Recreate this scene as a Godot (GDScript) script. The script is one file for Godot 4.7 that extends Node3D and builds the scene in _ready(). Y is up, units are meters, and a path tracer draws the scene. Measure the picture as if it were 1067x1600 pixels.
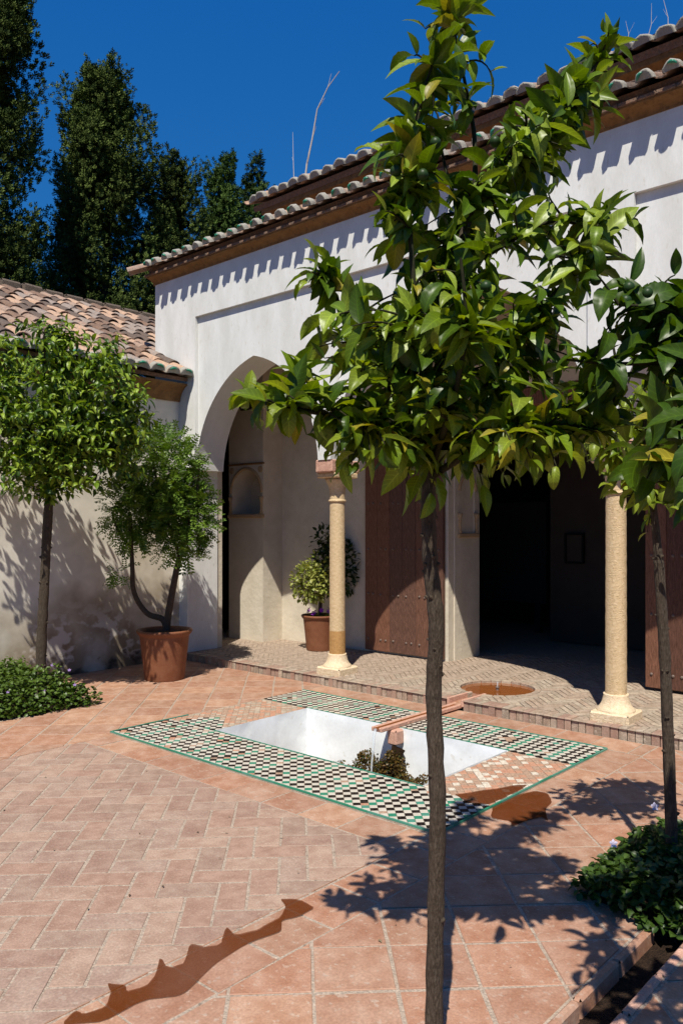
extends Node3D

# ---------------------------------------------------------------- camera numbers (also used to pick which pieces show largest)
const CAM_H := 1.6
const YAW := 41.8
const FOCAL := 1240.0          # of a picture 1067 x 1600
const SUN_TO := Vector3(0.276, 0.848, 0.4526)

var rng := RandomNumberGenerator.new()
var tex := {}
var M := {}


class MB:
	var v := PackedVector3Array()
	var n := PackedVector3Array()
	var uv := PackedVector2Array()
	var ix := PackedInt32Array()

	func tri(a: Vector3, b: Vector3, c: Vector3) -> void:
		var k := v.size()
		var nn := (c - a).cross(b - a).normalized()
		v.append(a); v.append(b); v.append(c)
		n.append(nn); n.append(nn); n.append(nn)
		uv.append(Vector2(a.x, a.z)); uv.append(Vector2(b.x, b.z)); uv.append(Vector2(c.x, c.z))
		ix.append(k); ix.append(k + 1); ix.append(k + 2)

	func quad(a: Vector3, b: Vector3, c: Vector3, d: Vector3) -> void:
		tri(a, b, c)
		tri(a, c, d)

	func box(lo: Vector3, hi: Vector3, t := Transform3D()) -> void:
		var p: Array[Vector3] = []
		for i in 8:
			p.append(t * Vector3(hi.x if i & 1 else lo.x, hi.y if i & 2 else lo.y, hi.z if i & 4 else lo.z))
		quad(p[4], p[6], p[7], p[5])
		quad(p[0], p[1], p[3], p[2])
		quad(p[1], p[5], p[7], p[3])
		quad(p[0], p[2], p[6], p[4])
		quad(p[2], p[3], p[7], p[6])
		quad(p[0], p[4], p[5], p[1])

	# box whose edges are chamfered by c
	func cbox(lo: Vector3, hi: Vector3, c: float, t := Transform3D()) -> void:
		var m := (lo + hi) * 0.5
		var h := (hi - lo) * 0.5
		for ax in 3:
			var a1 := (ax + 1) % 3
			var a2 := (ax + 2) % 3
			for s in [-1.0, 1.0]:
				var q: Array[Vector3] = []
				for k in [[-1, -1], [1, -1], [1, 1], [-1, 1]]:
					var p := Vector3()
					p[ax] = s * h[ax]
					p[a1] = float(k[0]) * (h[a1] - c)
					p[a2] = float(k[1]) * (h[a2] - c)
					q.append(t * (m + p))
				if s > 0:
					quad(q[0], q[3], q[2], q[1])
				else:
					quad(q[0], q[1], q[2], q[3])
				for s2 in [-1.0, 1.0]:
					var e: Array[Vector3] = []
					for k in [[0, -1], [0, 1], [1, 1], [1, -1]]:
						var p := Vector3()
						p[ax] = s * (h[ax] - (c if k[0] == 1 else 0.0))
						p[a1] = s2 * (h[a1] - (0.0 if k[0] == 1 else c))
						p[a2] = float(k[1]) * (h[a2] - c)
						e.append(t * (m + p))
					quad(e[0], e[1], e[2], e[3])

	# smooth sheet through rows of points
	func grid(P: Array, wrap := false, us := 1.0, vs := 1.0) -> void:
		var k := v.size()
		var rows := P.size()
		var cols: int = P[0].size()
		for i in rows:
			for j in cols:
				var i0 := maxi(i - 1, 0)
				var i1 := mini(i + 1, rows - 1)
				var j0 := (j - 1 + cols) % cols if wrap else maxi(j - 1, 0)
				var j1 := (j + 1) % cols if wrap else mini(j + 1, cols - 1)
				var du: Vector3 = P[i1][j] - P[i0][j]
				var dv: Vector3 = P[i][j1] - P[i][j0]
				var nn := dv.cross(du)
				if nn.length() < 1e-12:
					var im := 1 if i == 0 else rows - 2
					dv = P[im][j1] - P[im][j0]
					nn = dv.cross(du)
				v.append(P[i][j])
				n.append(nn.normalized() if nn.length() > 1e-14 else Vector3.UP)
				uv.append(Vector2(us * j / float(cols if wrap else cols - 1), vs * i / float(rows - 1)))
		for i in rows - 1:
			for j in (cols if wrap else cols - 1):
				var j1 := (j + 1) % cols
				var a := k + i * cols + j
				var b := k + (i + 1) * cols + j
				var c := k + i * cols + j1
				var d := k + (i + 1) * cols + j1
				ix.append(a); ix.append(b); ix.append(c)
				ix.append(c); ix.append(b); ix.append(d)

	func tube(pts: PackedVector3Array, rad: PackedFloat32Array, seg := 8, noise: FastNoiseLite = null, amp := 0.0) -> void:
		var P := []
		var side := Vector3.RIGHT
		for i in pts.size():
			var t := (pts[mini(i + 1, pts.size() - 1)] - pts[maxi(i - 1, 0)]).normalized()
			if absf(side.dot(t)) > 0.95:
				side = Vector3.BACK if absf(t.z) < 0.9 else Vector3.UP
			side = (side - t * side.dot(t)).normalized()
			var up := t.cross(side)
			var row := PackedVector3Array()
			for j in seg:
				var a := TAU * j / seg
				var d := side * cos(a) + up * sin(a)
				var r := rad[i]
				if noise:
					r *= 1.0 + amp * noise.get_noise_3dv((pts[i] + d * 0.05) * 100.0)
				row.append(pts[i] + d * r)
			P.append(row)
		var len := 0.0
		for i in pts.size() - 1:
			len += pts[i].distance_to(pts[i + 1])
		grid(P, true, 1.0, len * 3.0)

	func lathe(prof: Array, seg := 20, at := Vector3()) -> void:
		var P := []
		for q in prof:
			var row := PackedVector3Array()
			for j in seg:
				var a := TAU * j / seg
				row.append(at + Vector3(cos(a) * q[0], q[1], sin(a) * q[0]))
			P.append(row)
		grid(P, true)

	# upright prism over a convex polygon (x, z), its upper edge chamfered
	func prism(poly: PackedVector2Array, y0: float, y1: float, c: float) -> void:
		var m := Vector2()
		for p in poly:
			m += p
		m /= poly.size()
		var top := PackedVector2Array()
		for p in poly:
			var d := m - p
			top.append(p + d.normalized() * minf(c * 1.35, d.length() * 0.4))
		var k := poly.size()
		for i in k:
			var j := (i + 1) % k
			var a := Vector3(poly[i].x, y1 - c * 0.8, poly[i].y)
			var b := Vector3(poly[j].x, y1 - c * 0.8, poly[j].y)
			var ta := Vector3(top[i].x, y1, top[i].y)
			var tb := Vector3(top[j].x, y1, top[j].y)
			quad(a, b, tb, ta)
			quad(Vector3(a.x, y0, a.z), Vector3(b.x, y0, b.z), b, a)
			tri(Vector3(m.x, y1, m.y), ta, tb)

	func mesh() -> ArrayMesh:
		var arr := []
		arr.resize(Mesh.ARRAY_MAX)
		arr[Mesh.ARRAY_VERTEX] = v
		arr[Mesh.ARRAY_NORMAL] = n
		arr[Mesh.ARRAY_TEX_UV] = uv
		arr[Mesh.ARRAY_INDEX] = ix
		var m := ArrayMesh.new()
		m.add_surface_from_arrays(Mesh.PRIMITIVE_TRIANGLES, arr)
		return m


# ---------------------------------------------------------------- nodes
func put(called: String, mesh: Mesh, m: Material, parent: Node3D = null, t := Transform3D()) -> MeshInstance3D:
	var o := MeshInstance3D.new()
	o.name = called
	o.mesh = mesh
	o.material_override = m
	o.transform = t
	(parent if parent else self as Node3D).add_child(o, true)
	return o


func thing(called: String, label: String, category: String, at := Vector3(), group := "") -> Node3D:
	var o := Node3D.new()
	o.name = called
	o.position = at
	add_child(o, true)
	return tag(o, label, category, group)


func tag(o: Node3D, label: String, category: String, group := "") -> Node3D:
	o.set_meta("label", label)
	o.set_meta("category", category)
	if group:
		o.set_meta("group", group)
	return o


func kind(o: Node3D, k: String) -> Node3D:
	o.set_meta("kind", k)
	return o


func many(called: String, mesh: Mesh, m: Material, places: Array, parent: Node3D, colors := []) -> void:
	if places.is_empty():
		return
	var mm := MultiMesh.new()
	mm.transform_format = MultiMesh.TRANSFORM_3D
	mm.use_colors = not colors.is_empty()
	mm.mesh = mesh
	mm.instance_count = places.size()
	for i in places.size():
		mm.set_instance_transform(i, places[i])
		if colors:
			mm.set_instance_color(i, colors[i])
	var o := MultiMeshInstance3D.new()
	o.name = called
	o.multimesh = mm
	o.material_override = m
	kind(o, "stuff")
	parent.add_child(o, true)


# ---------------------------------------------------------------- where a point shows in the photograph's frame
func in_view(p: Vector3, slack := 60.0) -> bool:
	var th := deg_to_rad(YAW)
	var d := -p.x * sin(th) - p.z * cos(th)
	var l := p.x * cos(th) - p.z * sin(th)
	if d < 0.3:
		return false
	var x := 533.5 + FOCAL * l / d
	var y := 822.0 - FOCAL * (p.y - CAM_H) / d
	return x > -slack and x < 1067.0 + slack and y < 1600.0 + slack and y > -slack


# ---------------------------------------------------------------- textures and materials
func lin(r: float, g: float, b: float) -> Color:
	return Color(r, g, b).linear_to_srgb()


func noise_data(size: int, freq: float, oct: int, sd: int) -> PackedByteArray:
	var f := FastNoiseLite.new()
	f.seed = sd
	f.noise_type = FastNoiseLite.TYPE_SIMPLEX_SMOOTH
	f.frequency = freq
	f.fractal_octaves = oct
	f.fractal_gain = 0.6
	return f.get_seamless_image(size, size).get_data()


# two tones, a fine grain and specks of a third tone
func tone(size: int, sd: int, c0: Color, c1: Color, c2: Color, speck: float, coarse := 0.012, grain := 0.12) -> ImageTexture:
	var a := noise_data(size, coarse, 4, sd)
	var b := noise_data(size, 0.11, 3, sd + 7)
	var s := noise_data(size, 0.03, 5, sd + 13)
	var out := PackedByteArray()
	out.resize(size * size * 3)
	for i in size * size:
		var t := clampf((a[i] / 255.0 - 0.5) * 1.5 + 0.5, 0.0, 1.0)
		var c := c0.lerp(c1, t)
		var w := clampf((s[i] / 255.0 - 1.0 + speck) * 9.0, 0.0, 1.0)
		c = c.lerp(c2, w * 0.8)
		var g := 1.0 + grain * (b[i] / 127.5 - 1.0)
		out[i * 3] = clampi(int(c.r * g * 255.0), 0, 255)
		out[i * 3 + 1] = clampi(int(c.g * g * 255.0), 0, 255)
		out[i * 3 + 2] = clampi(int(c.b * g * 255.0), 0, 255)
	return ImageTexture.create_from_image(Image.create_from_data(size, size, false, Image.FORMAT_RGB8, out))


func grey(size: int, freq: float, oct: int, sd: int) -> ImageTexture:
	return ImageTexture.create_from_image(Image.create_from_data(size, size, false, Image.FORMAT_L8, noise_data(size, freq, oct, sd)))


func mat(t: Texture2D, tint: Color, rough: float, scale := Vector3.ONE, bump: Texture2D = null, relief := 0.0, world := true) -> StandardMaterial3D:
	var m := StandardMaterial3D.new()
	m.albedo_color = tint
	m.albedo_texture = t
	m.roughness = rough
	m.metallic_specular = 0.35
	if t or bump:
		m.uv1_triplanar = true
		m.uv1_world_triplanar = world
		m.uv1_scale = scale
	if bump:
		m.heightmap_enabled = true
		m.heightmap_texture = bump
		m.heightmap_scale = relief
	return m


func leaf_mat(c: Color, back: Color, rough := 0.38) -> StandardMaterial3D:
	var m := StandardMaterial3D.new()
	m.albedo_color = c
	m.albedo_texture = tex.leaf
	m.roughness = rough
	m.metallic_specular = 0.45
	m.backlight_enabled = true
	m.backlight = back
	return m


func make_materials() -> void:
	tex.rough = grey(256, 0.05, 5, 3)
	tex.fine = grey(256, 0.14, 4, 5)
	tex.terra = tone(512, 11, lin(0.325, 0.175, 0.115), lin(0.425, 0.275, 0.205), lin(0.43, 0.33, 0.27), 0.33, 0.008, 0.09)
	tex.brick = tone(512, 21, lin(0.285, 0.190, 0.152), lin(0.37, 0.268, 0.218), lin(0.37, 0.29, 0.24), 0.33, 0.009, 0.10)
	tex.pale = tone(512, 31, lin(0.27, 0.22, 0.175), lin(0.43, 0.36, 0.295), lin(0.5, 0.44, 0.37), 0.36)
	tex.plaster = tone(512, 41, lin(0.675, 0.68, 0.665), lin(0.765, 0.775, 0.775), lin(0.62, 0.60, 0.55), 0.24, 0.006, 0.02)
	tex.lime = tone(512, 51, lin(0.60, 0.43, 0.235), lin(0.76, 0.59, 0.37), lin(0.44, 0.29, 0.15), 0.3, 0.02, 0.14)
	tex.wood = tone(512, 61, lin(0.115, 0.055, 0.036), lin(0.20, 0.10, 0.068), lin(0.07, 0.03, 0.02), 0.34, 0.02, 0.2)
	tex.roof = tone(512, 71, lin(0.34, 0.19, 0.125), lin(0.46, 0.32, 0.24), lin(0.20, 0.175, 0.155), 0.47, 0.02, 0.2)
	tex.bark = tone(256, 81, lin(0.10, 0.075, 0.052), lin(0.22, 0.18, 0.14), lin(0.30, 0.26, 0.21), 0.3, 0.03, 0.2)
	tex.ochre = tone(256, 91, lin(0.27, 0.13, 0.045), lin(0.38, 0.20, 0.075), lin(0.16, 0.08, 0.035), 0.35, 0.02, 0.1)
	tex.mortar = tone(256, 101, lin(0.43, 0.355, 0.29), lin(0.52, 0.44, 0.365), lin(0.30, 0.24, 0.19), 0.30, 0.03, 0.16)
	tex.leaf = leaf_texture()
	tex.stain = stain_texture()
	var k := 0
	for c in [Color(1.02, 1.01, 0.99), Color(0.985, 0.95, 0.925), Color(1.06, 1.045, 1.01), Color(1.02, 0.975, 0.94), Color(0.985, 0.97, 0.945)]:
		M["terra%d" % k] = mat(tex.terra, c, 0.62, Vector3.ONE * (1.1 + 0.13 * k), tex.fine, 0.12)
		M["brick%d" % k] = mat(tex.brick, c, 0.75, Vector3.ONE * (1.2 + 0.17 * k), tex.fine, 0.15)
		M["pale%d" % k] = mat(tex.pale, c, 0.85, Vector3.ONE * (1.5 + 0.17 * k), tex.fine, 0.3)
		k += 1
	k = 0
	for c in [Color(1, 1, 1), Color(0.80, 0.77, 0.75), Color(1.14, 1.12, 1.08), Color(0.94, 1.0, 1.05), Color(0.66, 0.68, 0.70)]:
		M["roof%d" % k] = mat(tex.roof, c * Color(0.95, 0.97, 0.98), 0.9, Vector3.ONE * (1.3 + 0.21 * k), tex.fine, 0.4)
		k += 1
	M.mortar = mat(tex.mortar, Color(0.90, 0.88, 0.86), 0.95, Vector3.ONE * 2.0, tex.fine, 0.5)
	M.grout = mat(tex.mortar, Color(0.86, 0.84, 0.82), 0.95, Vector3.ONE * 2.0, tex.fine, 0.3)
	M.plaster = mat(tex.plaster, Color(0.99, 0.985, 0.97), 0.9, Vector3(1.0, 0.32, 1.0), tex.rough, 0.14)
	M.trim = mat(tex.plaster, Color(0.93, 0.88, 0.80), 0.9, Vector3.ONE * 0.9, tex.rough, 0.25)  # white plaster tinted warm to imitate the brown shade under the portico
	M.inner = mat(tex.plaster, Color(0.80, 0.68, 0.53), 0.9, Vector3.ONE * 0.7, tex.rough, 0.3)
	M.hall = mat(tex.plaster, Color(0.33, 0.28, 0.24), 0.9, Vector3.ONE * 0.7)  # plaster tinted dark: the hall's deep shade is put into the colour
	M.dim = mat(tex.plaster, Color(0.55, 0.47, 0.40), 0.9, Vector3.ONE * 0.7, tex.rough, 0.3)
	M.lime = mat(tex.lime, Color(1, 1, 1), 0.9, Vector3.ONE * 3.0, tex.fine, 1.1)
	M.limepale = mat(tex.lime, Color(1.05, 1.08, 1.15), 0.9, Vector3.ONE * 3.0, tex.fine, 0.9)
	for i in 4:
		var c: Color = [Color(1, 1, 1), Color(0.86, 0.84, 0.84), Color(1.08, 1.04, 1.0), Color(0.93, 0.95, 0.97)][i]
		M["wood%d" % i] = mat(tex.wood, c, 0.55, Vector3(7.0, 0.55 + 0.1 * i, 7.0), tex.rough, 0.25)
	M.stud = mat(null, lin(0.16, 0.12, 0.10), 0.4)
	M.ochre = mat(tex.ochre, Color(0.88, 0.9, 0.92), 0.9, Vector3.ONE * 1.2, tex.rough, 0.4)
	M.white = mat(tex.plaster, Color(1.08, 1.09, 1.10), 0.85, Vector3.ONE * 0.4, tex.rough, 0.05)
	M.stain = StandardMaterial3D.new()
	M.stain.albedo_texture = tex.stain
	M.stain.roughness = 0.92
	M.stain.metallic_specular = 0.3
	M.bark = mat(tex.bark, Color(0.70, 0.68, 0.66), 0.85, Vector3(16, 2.5, 16), tex.rough, 0.5, false)
	M.twig = mat(tex.bark, Color(0.42, 0.46, 0.30), 0.8, Vector3(12, 4, 12), null, 0.0, false)
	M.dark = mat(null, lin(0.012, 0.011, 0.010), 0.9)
	M.soil = mat(tex.bark, Color(0.5, 0.42, 0.36), 0.95, Vector3.ONE * 3.0, tex.fine, 2.0)
	M.pot = mat(tex.terra, Color(0.76, 0.62, 0.52), 0.6, Vector3.ONE * 1.7, tex.fine, 0.25)
	M.zwhite = mat(tex.plaster, Color(0.90, 0.86, 0.80), 0.3, Vector3.ONE * 3.0)
	M.zblack = mat(tex.rough, lin(0.085, 0.060, 0.053), 0.35, Vector3.ONE * 3.0)
	M.zgreen = mat(tex.plaster, lin(0.045, 0.30, 0.185), 0.3, Vector3.ONE * 3.0)
	M.zgreen2 = mat(tex.plaster, lin(0.10, 0.34, 0.25), 0.3, Vector3.ONE * 3.0)
	M.zchip = mat(tex.pale, Color(1.25, 1.28, 1.28), 0.6, Vector3.ONE * 6.0)
	M.zworn = mat(tex.pale, Color(1.08, 0.98, 0.92), 0.85, Vector3.ONE * 6.0, tex.fine, 0.4)
	M.zworn2 = mat(tex.brick, Color(1.22, 1.08, 0.98), 0.85, Vector3.ONE * 6.0, tex.fine, 0.4)
	M.stone = mat(tex.brick, Color(1.25, 1.15, 1.1), 0.8, Vector3.ONE * 2.2, tex.fine, 0.4)
	M.crust = mat(tex.bark, Color(0.62, 0.5, 0.36), 0.9, Vector3.ONE * 8.0, tex.fine, 3.0)
	M.wet = StandardMaterial3D.new()
	M.wet.albedo_color = Color(lin(0.13, 0.027, 0.001), 0.70)
	M.wet.transparency = BaseMaterial3D.TRANSPARENCY_ALPHA
	M.wet.roughness = 0.1
	M.wet.metallic_specular = 0.3
	M.water = StandardMaterial3D.new()
	M.water.albedo_color = Color(lin(0.32, 0.09, 0.01), 0.62)
	M.water.transparency = BaseMaterial3D.TRANSPARENCY_ALPHA
	M.water.roughness = 0.03
	M.jet = StandardMaterial3D.new()
	M.jet.albedo_color = Color(0.9, 0.93, 0.95, 0.35)
	M.jet.transparency = BaseMaterial3D.TRANSPARENCY_ALPHA
	M.jet.roughness = 0.05
	# leaves of the citrus trees: three greens, a yellowed one
	M.leaf0 = leaf_mat(lin(0.095, 0.180, 0.012), Color(0.98, 0.95, 0.30))
	M.leaf1 = leaf_mat(lin(0.21, 0.325, 0.018), Color(0.98, 0.95, 0.30))
	M.leaf2 = leaf_mat(lin(0.36, 0.475, 0.05), Color(0.98, 0.95, 0.32))
	M.leaf3 = leaf_mat(lin(0.46, 0.40, 0.04), Color(0.9, 0.9, 0.3))
	M.leaves = leaf_mat(Color(1, 1, 1), Color(0.8, 0.8, 0.35), 0.4)
	M.leaves.vertex_color_use_as_albedo = true
	M.needles = mat(null, Color(1, 1, 1), 0.8)
	M.needles.vertex_color_use_as_albedo = true
	M.needles.metallic_specular = 0.2
	M.fruit = mat(null, lin(0.022, 0.048, 0.012), 0.45)


func leaf_texture() -> ImageTexture:
	var w := 64
	var h := 128
	var im := Image.create(w, h, false, Image.FORMAT_RGB8)
	for y in h:
		for x in w:
			var s := absf(x / (w - 1.0) - 0.5) * 2.0
			var t := y / (h - 1.0)
			var g := 0.84
			var vein := fposmod(t * 9.0 - s * 1.3, 1.0)
			if vein < 0.12:
				g = 1.0
			if s < 0.055:
				g = 1.0
			g -= 0.05 * s
			im.set_pixel(x, y, Color(g, g, g * 0.97))
	im.generate_mipmaps()
	return ImageTexture.create_from_image(im)


# the long garden wall: chalky above, damp brown patches low down
func stain_texture() -> ImageTexture:
	var w := 1024
	var h := 512
	var f := FastNoiseLite.new()
	f.seed = 5
	f.frequency = 0.006
	f.fractal_octaves = 5
	var g := FastNoiseLite.new()
	g.seed = 9
	g.frequency = 0.03
	g.fractal_octaves = 4
	var top := lin(0.74, 0.695, 0.60)
	var old := lin(0.38, 0.315, 0.225)
	var damp := lin(0.22, 0.172, 0.115)
	var black := lin(0.075, 0.06, 0.045)
	var chalk := lin(0.62, 0.58, 0.52)
	var out := PackedByteArray()
	out.resize(w * h * 3)
	for y in h:
		var up := 1.0 - y / float(h)          # 0 at the foot, 1 at 3.2 m
		for x in w:
			var a := f.get_noise_2d(x, y * 0.8)
			var b := g.get_noise_2d(x, y * 1.4)
			var m := up * 3.2
			var c := top.lerp(old, clampf((1.35 - m) * 0.8 + a * 1.3, 0.0, 1.0))
			c = c.lerp(damp, clampf((0.55 - m) * 1.6 + a * 1.6 + b * 0.4, 0.0, 1.0))
			c = c.lerp(chalk, clampf((a * 2.0 + b * 1.2 - 0.42) * 2.5, 0.0, 1.0) * clampf((1.0 - m) * 2.0, 0.0, 0.8))
			c = c.lerp(black, clampf((0.17 - m + b * 0.30 + a * 0.2) * 6.0, 0.0, 1.0))
			var k := (y * w + x) * 3
			var q := 1.0 + b * 0.05
			out[k] = clampi(int(c.r * q * 255.0), 0, 255)
			out[k + 1] = clampi(int(c.g * q * 255.0), 0, 255)
			out[k + 2] = clampi(int(c.b * q * 255.0), 0, 255)
	return ImageTexture.create_from_image(Image.create_from_data(w, h, false, Image.FORMAT_RGB8, out))


# ---------------------------------------------------------------- paving
# pieces: arrays [polygon, top, material]; the largest in view become parts, the rest one part of stuff
func lay(pieces: Array, called: String, parent: Node3D, y0: float, chamfer: float, most: int, rest_name: String, rest_mat: Material) -> void:
	var eye := Vector3(0, CAM_H, 0)
	for p in pieces:
		var m := Vector2()
		for q in p[0]:
			m += q
		m /= p[0].size()
		var at := Vector3(m.x, p[1], m.y)
		p.append(at.distance_to(eye) + (0.0 if in_view(at) else 100.0))
	pieces.sort_custom(func(a, b): return a[3] < b[3])
	var rest := MB.new()
	for i in pieces.size():
		var p: Array = pieces[i]
		if i < most and p[3] < 100.0:
			var b := MB.new()
			b.prism(p[0], y0, p[1], chamfer)
			put(called, b.mesh(), p[2], parent)
		else:
			rest.prism(p[0], y0, p[1], chamfer)
	if rest.v.size():
		kind(put(rest_name, rest.mesh(), rest_mat, parent), "stuff")


func rect(x0: float, z0: float, x1: float, z1: float) -> PackedVector2Array:
	return PackedVector2Array([Vector2(x0, z0), Vector2(x1, z0), Vector2(x1, z1), Vector2(x0, z1)])


# keep the pieces of poly inside 'zone' and outside every hole; only convex-ish results of some size
func fit(poly: PackedVector2Array, zone: PackedVector2Array, holes: Array) -> Array:
	var got: Array = Geometry2D.intersect_polygons(poly, zone)
	for h in holes:
		var next := []
		for g in got:
			if Geometry2D.intersect_polygons(g, h).is_empty():
				next.append(g)
			else:
				next.append_array(Geometry2D.clip_polygons(g, h))
		got = next
	var out := []
	for g in got:
		var area := 0.0
		for i in g.size():
			area += g[i].cross(g[(i + 1) % g.size()]) * 0.5
		if absf(area) < 0.0004:
			continue
		if area < 0.0:
			g.reverse()
		# break what is not convex into triangles' neighbours
		if is_convex(g):
			out.append(g)
		else:
			out.append_array(Geometry2D.decompose_polygon_in_convex(g))
	return out


func is_convex(g: PackedVector2Array) -> bool:
	for i in g.size():
		var a := g[i]
		var b := g[(i + 1) % g.size()]
		var c := g[(i + 2) % g.size()]
		if (b - a).cross(c - b) < -1e-6:
			return false
	return true


# n : 1 herringbone turned by 'turn', joints of width j
func herringbone(zone: PackedVector2Array, holes: Array, w: float, ratio: int, j: float, turn: float, org: Vector2, top: float, mats: String, jig: float) -> Array:
	var lo := zone[0]
	var hi := zone[0]
	for p in zone:
		lo = lo.min(p)
		hi = hi.max(p)
	var mid := (lo + hi) * 0.5
	var reach := (hi - lo).length() * 0.5 + w * ratio
	var out := []
	var n := int(reach / w) + ratio * 2
	for i in range(-n * 2, n * 2):
		for k in range(-n, n):
			for s in 2:
				var o := Vector2(i * w + k * 2.0 * ratio * w, i * w)
				var a := o + (Vector2(0, 0) if s == 0 else Vector2(0, w))
				var b := a + (Vector2(ratio * w, w) if s == 0 else Vector2(w, ratio * w))
				var c := (a + b) * 0.5
				if c.length() > reach + w * ratio:
					continue
				if ((c.rotated(turn) + org) - mid).length() > reach + 0.3:
					continue
				var q := PackedVector2Array()
				for p in [Vector2(a.x + j, a.y + j), Vector2(b.x - j, a.y + j), Vector2(b.x - j, b.y - j), Vector2(a.x + j, b.y - j)]:
					q.append((p + Vector2(rng.randf_range(-jig, jig), rng.randf_range(-jig, jig))).rotated(turn) + org)
				for g in fit(q, zone, holes):
					out.append([g, top + rng.randf_range(-0.0012, 0.0012), M["%s%d" % [mats, rng.randi() % 5]]])
	return out


func tile_row(x0: float, z0: float, x1: float, z1: float, size: float, along_x: bool, start: float, j := 0.006) -> Array:
	var out := []
	var p := (x0 if along_x else z0) - start
	var end := x1 if along_x else z1
	while p < end:
		var a := maxf(p, x0 if along_x else z0)
		var b := minf(p + size, end)
		if b - a > 0.03:
			var q := rect(a + j, z0 + j, b - j, z1 - j) if along_x else rect(x0 + j, a + j, x1 - j, b - j)
			for i in 4:
				q[i] += Vector2(rng.randf_range(-0.003, 0.003), rng.randf_range(-0.003, 0.003))
			out.append([q, rng.randf_range(-0.002, 0.002), M["terra%d" % (rng.randi() % 5)]])
		p += size
	return out


func build_ground() -> void:
	# the open ground round the palace, out to the horizon
	var g := MB.new()
	g.grid([PackedVector3Array([Vector3(-400, -0.6, -400), Vector3(400, -0.6, -400)]), PackedVector3Array([Vector3(-400, -0.6, 400), Vector3(400, -0.6, 400)])])
	kind(put("ground", g.mesh(), M.soil), "structure")
	# courtyard: a bed of mortar with the pool's hole and the drain's slot left open
	var bed := MB.new()
	var y := -0.0025
	for r in [[-7.86, -5.83, -4.86, 3.0], [-4.86, -5.83, -2.84, -5.0], [-4.86, -3.91, -2.84, 3.0], [-2.84, -5.83, -1.19, 3.0], [-1.19, -5.83, -1.04, -3.2], [-1.04, -5.83, 3.0, 3.0]]:
		bed.quad(Vector3(r[0], y, r[1]), Vector3(r[2], y, r[1]), Vector3(r[2], y, r[3]), Vector3(r[0], y, r[3]))
	var pave := put("courtyard_pavement", bed.mesh(), M.mortar)
	kind(pave, "structure")
	var yard := rect(-7.86, -5.825, 1.2, 0.6)
	var pool := rect(-5.43, -5.51, -2.36, -3.385)
	# the field of bricks
	var field := rect(-5.35, -3.11, -2.415, 0.4)
	var hb := herringbone(field, [], 0.131, 2, 0.0062, PI / 4, Vector2(-3.43, -1.46), 0.0, "brick", 0.0028)
	lay(hb, "brick", pave, -0.02, 0.0025, 300, "far_bricks", M.brick0)
	# rows of square tiles that frame the pool and the bricks
	var rows := []
	rows.append_array(tile_row(-5.35, -3.38, -2.415, -3.115, 0.292, true, 0.11))
	rows.append_array(tile_row(-2.405, -5.5, -2.125, 0.3, 0.292, false, 0.04))
	rows = rows.filter(func(p): return not (p[0][0].x > -2.42 and p[0][0].y < -3.33 and p[0][2].x < -2.35))
	rows.append_array(tile_row(-5.43, -5.82, -2.13, -5.515, 0.30, true, 0.1))
	# the diagonal grid elsewhere
	var holes := [pool, field, rect(-5.35, -3.385, -2.41, -3.10), rect(-2.41, -5.52, -2.12, 0.4), rect(-5.435, -5.83, -2.12, -5.51),
		rect(-7.9, -3.87, -6.40, -1.0), PackedVector2Array([Vector2(-1.22, -3.25), Vector2(-1.01, -3.25), Vector2(-1.01, 0.7), Vector2(-1.22, 0.7)]),
		rect(-1.52, -4.05, -0.7, -3.22)]
	var diag := []
	var s := 0.291
	for i in range(-26, 26):
		for k in range(-26, 26):
			var a := Vector2(i * s, k * s)
			var q := PackedVector2Array()
			var j := 0.0062
			for p in [Vector2(j, j), Vector2(s - j, j), Vector2(s - j, s - j), Vector2(j, s - j)]:
				q.append((a + p + Vector2(rng.randf_range(-0.003, 0.003), rng.randf_range(-0.003, 0.003))).rotated(PI / 4) + Vector2(-2.09, -2.17))
			if (q[0] - Vector2(-3.3, -2.6)).length() > 6.2:
				continue
			for g2 in fit(q, yard, holes):
				diag.append([g2, rng.randf_range(-0.002, 0.0025), M["terra%d" % (rng.randi() % 5)]])
	rows.append_array(diag)
	lay(rows, "floor_tile", pave, -0.02, 0.003, 300, "far_tiles", M.terra1)


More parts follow.
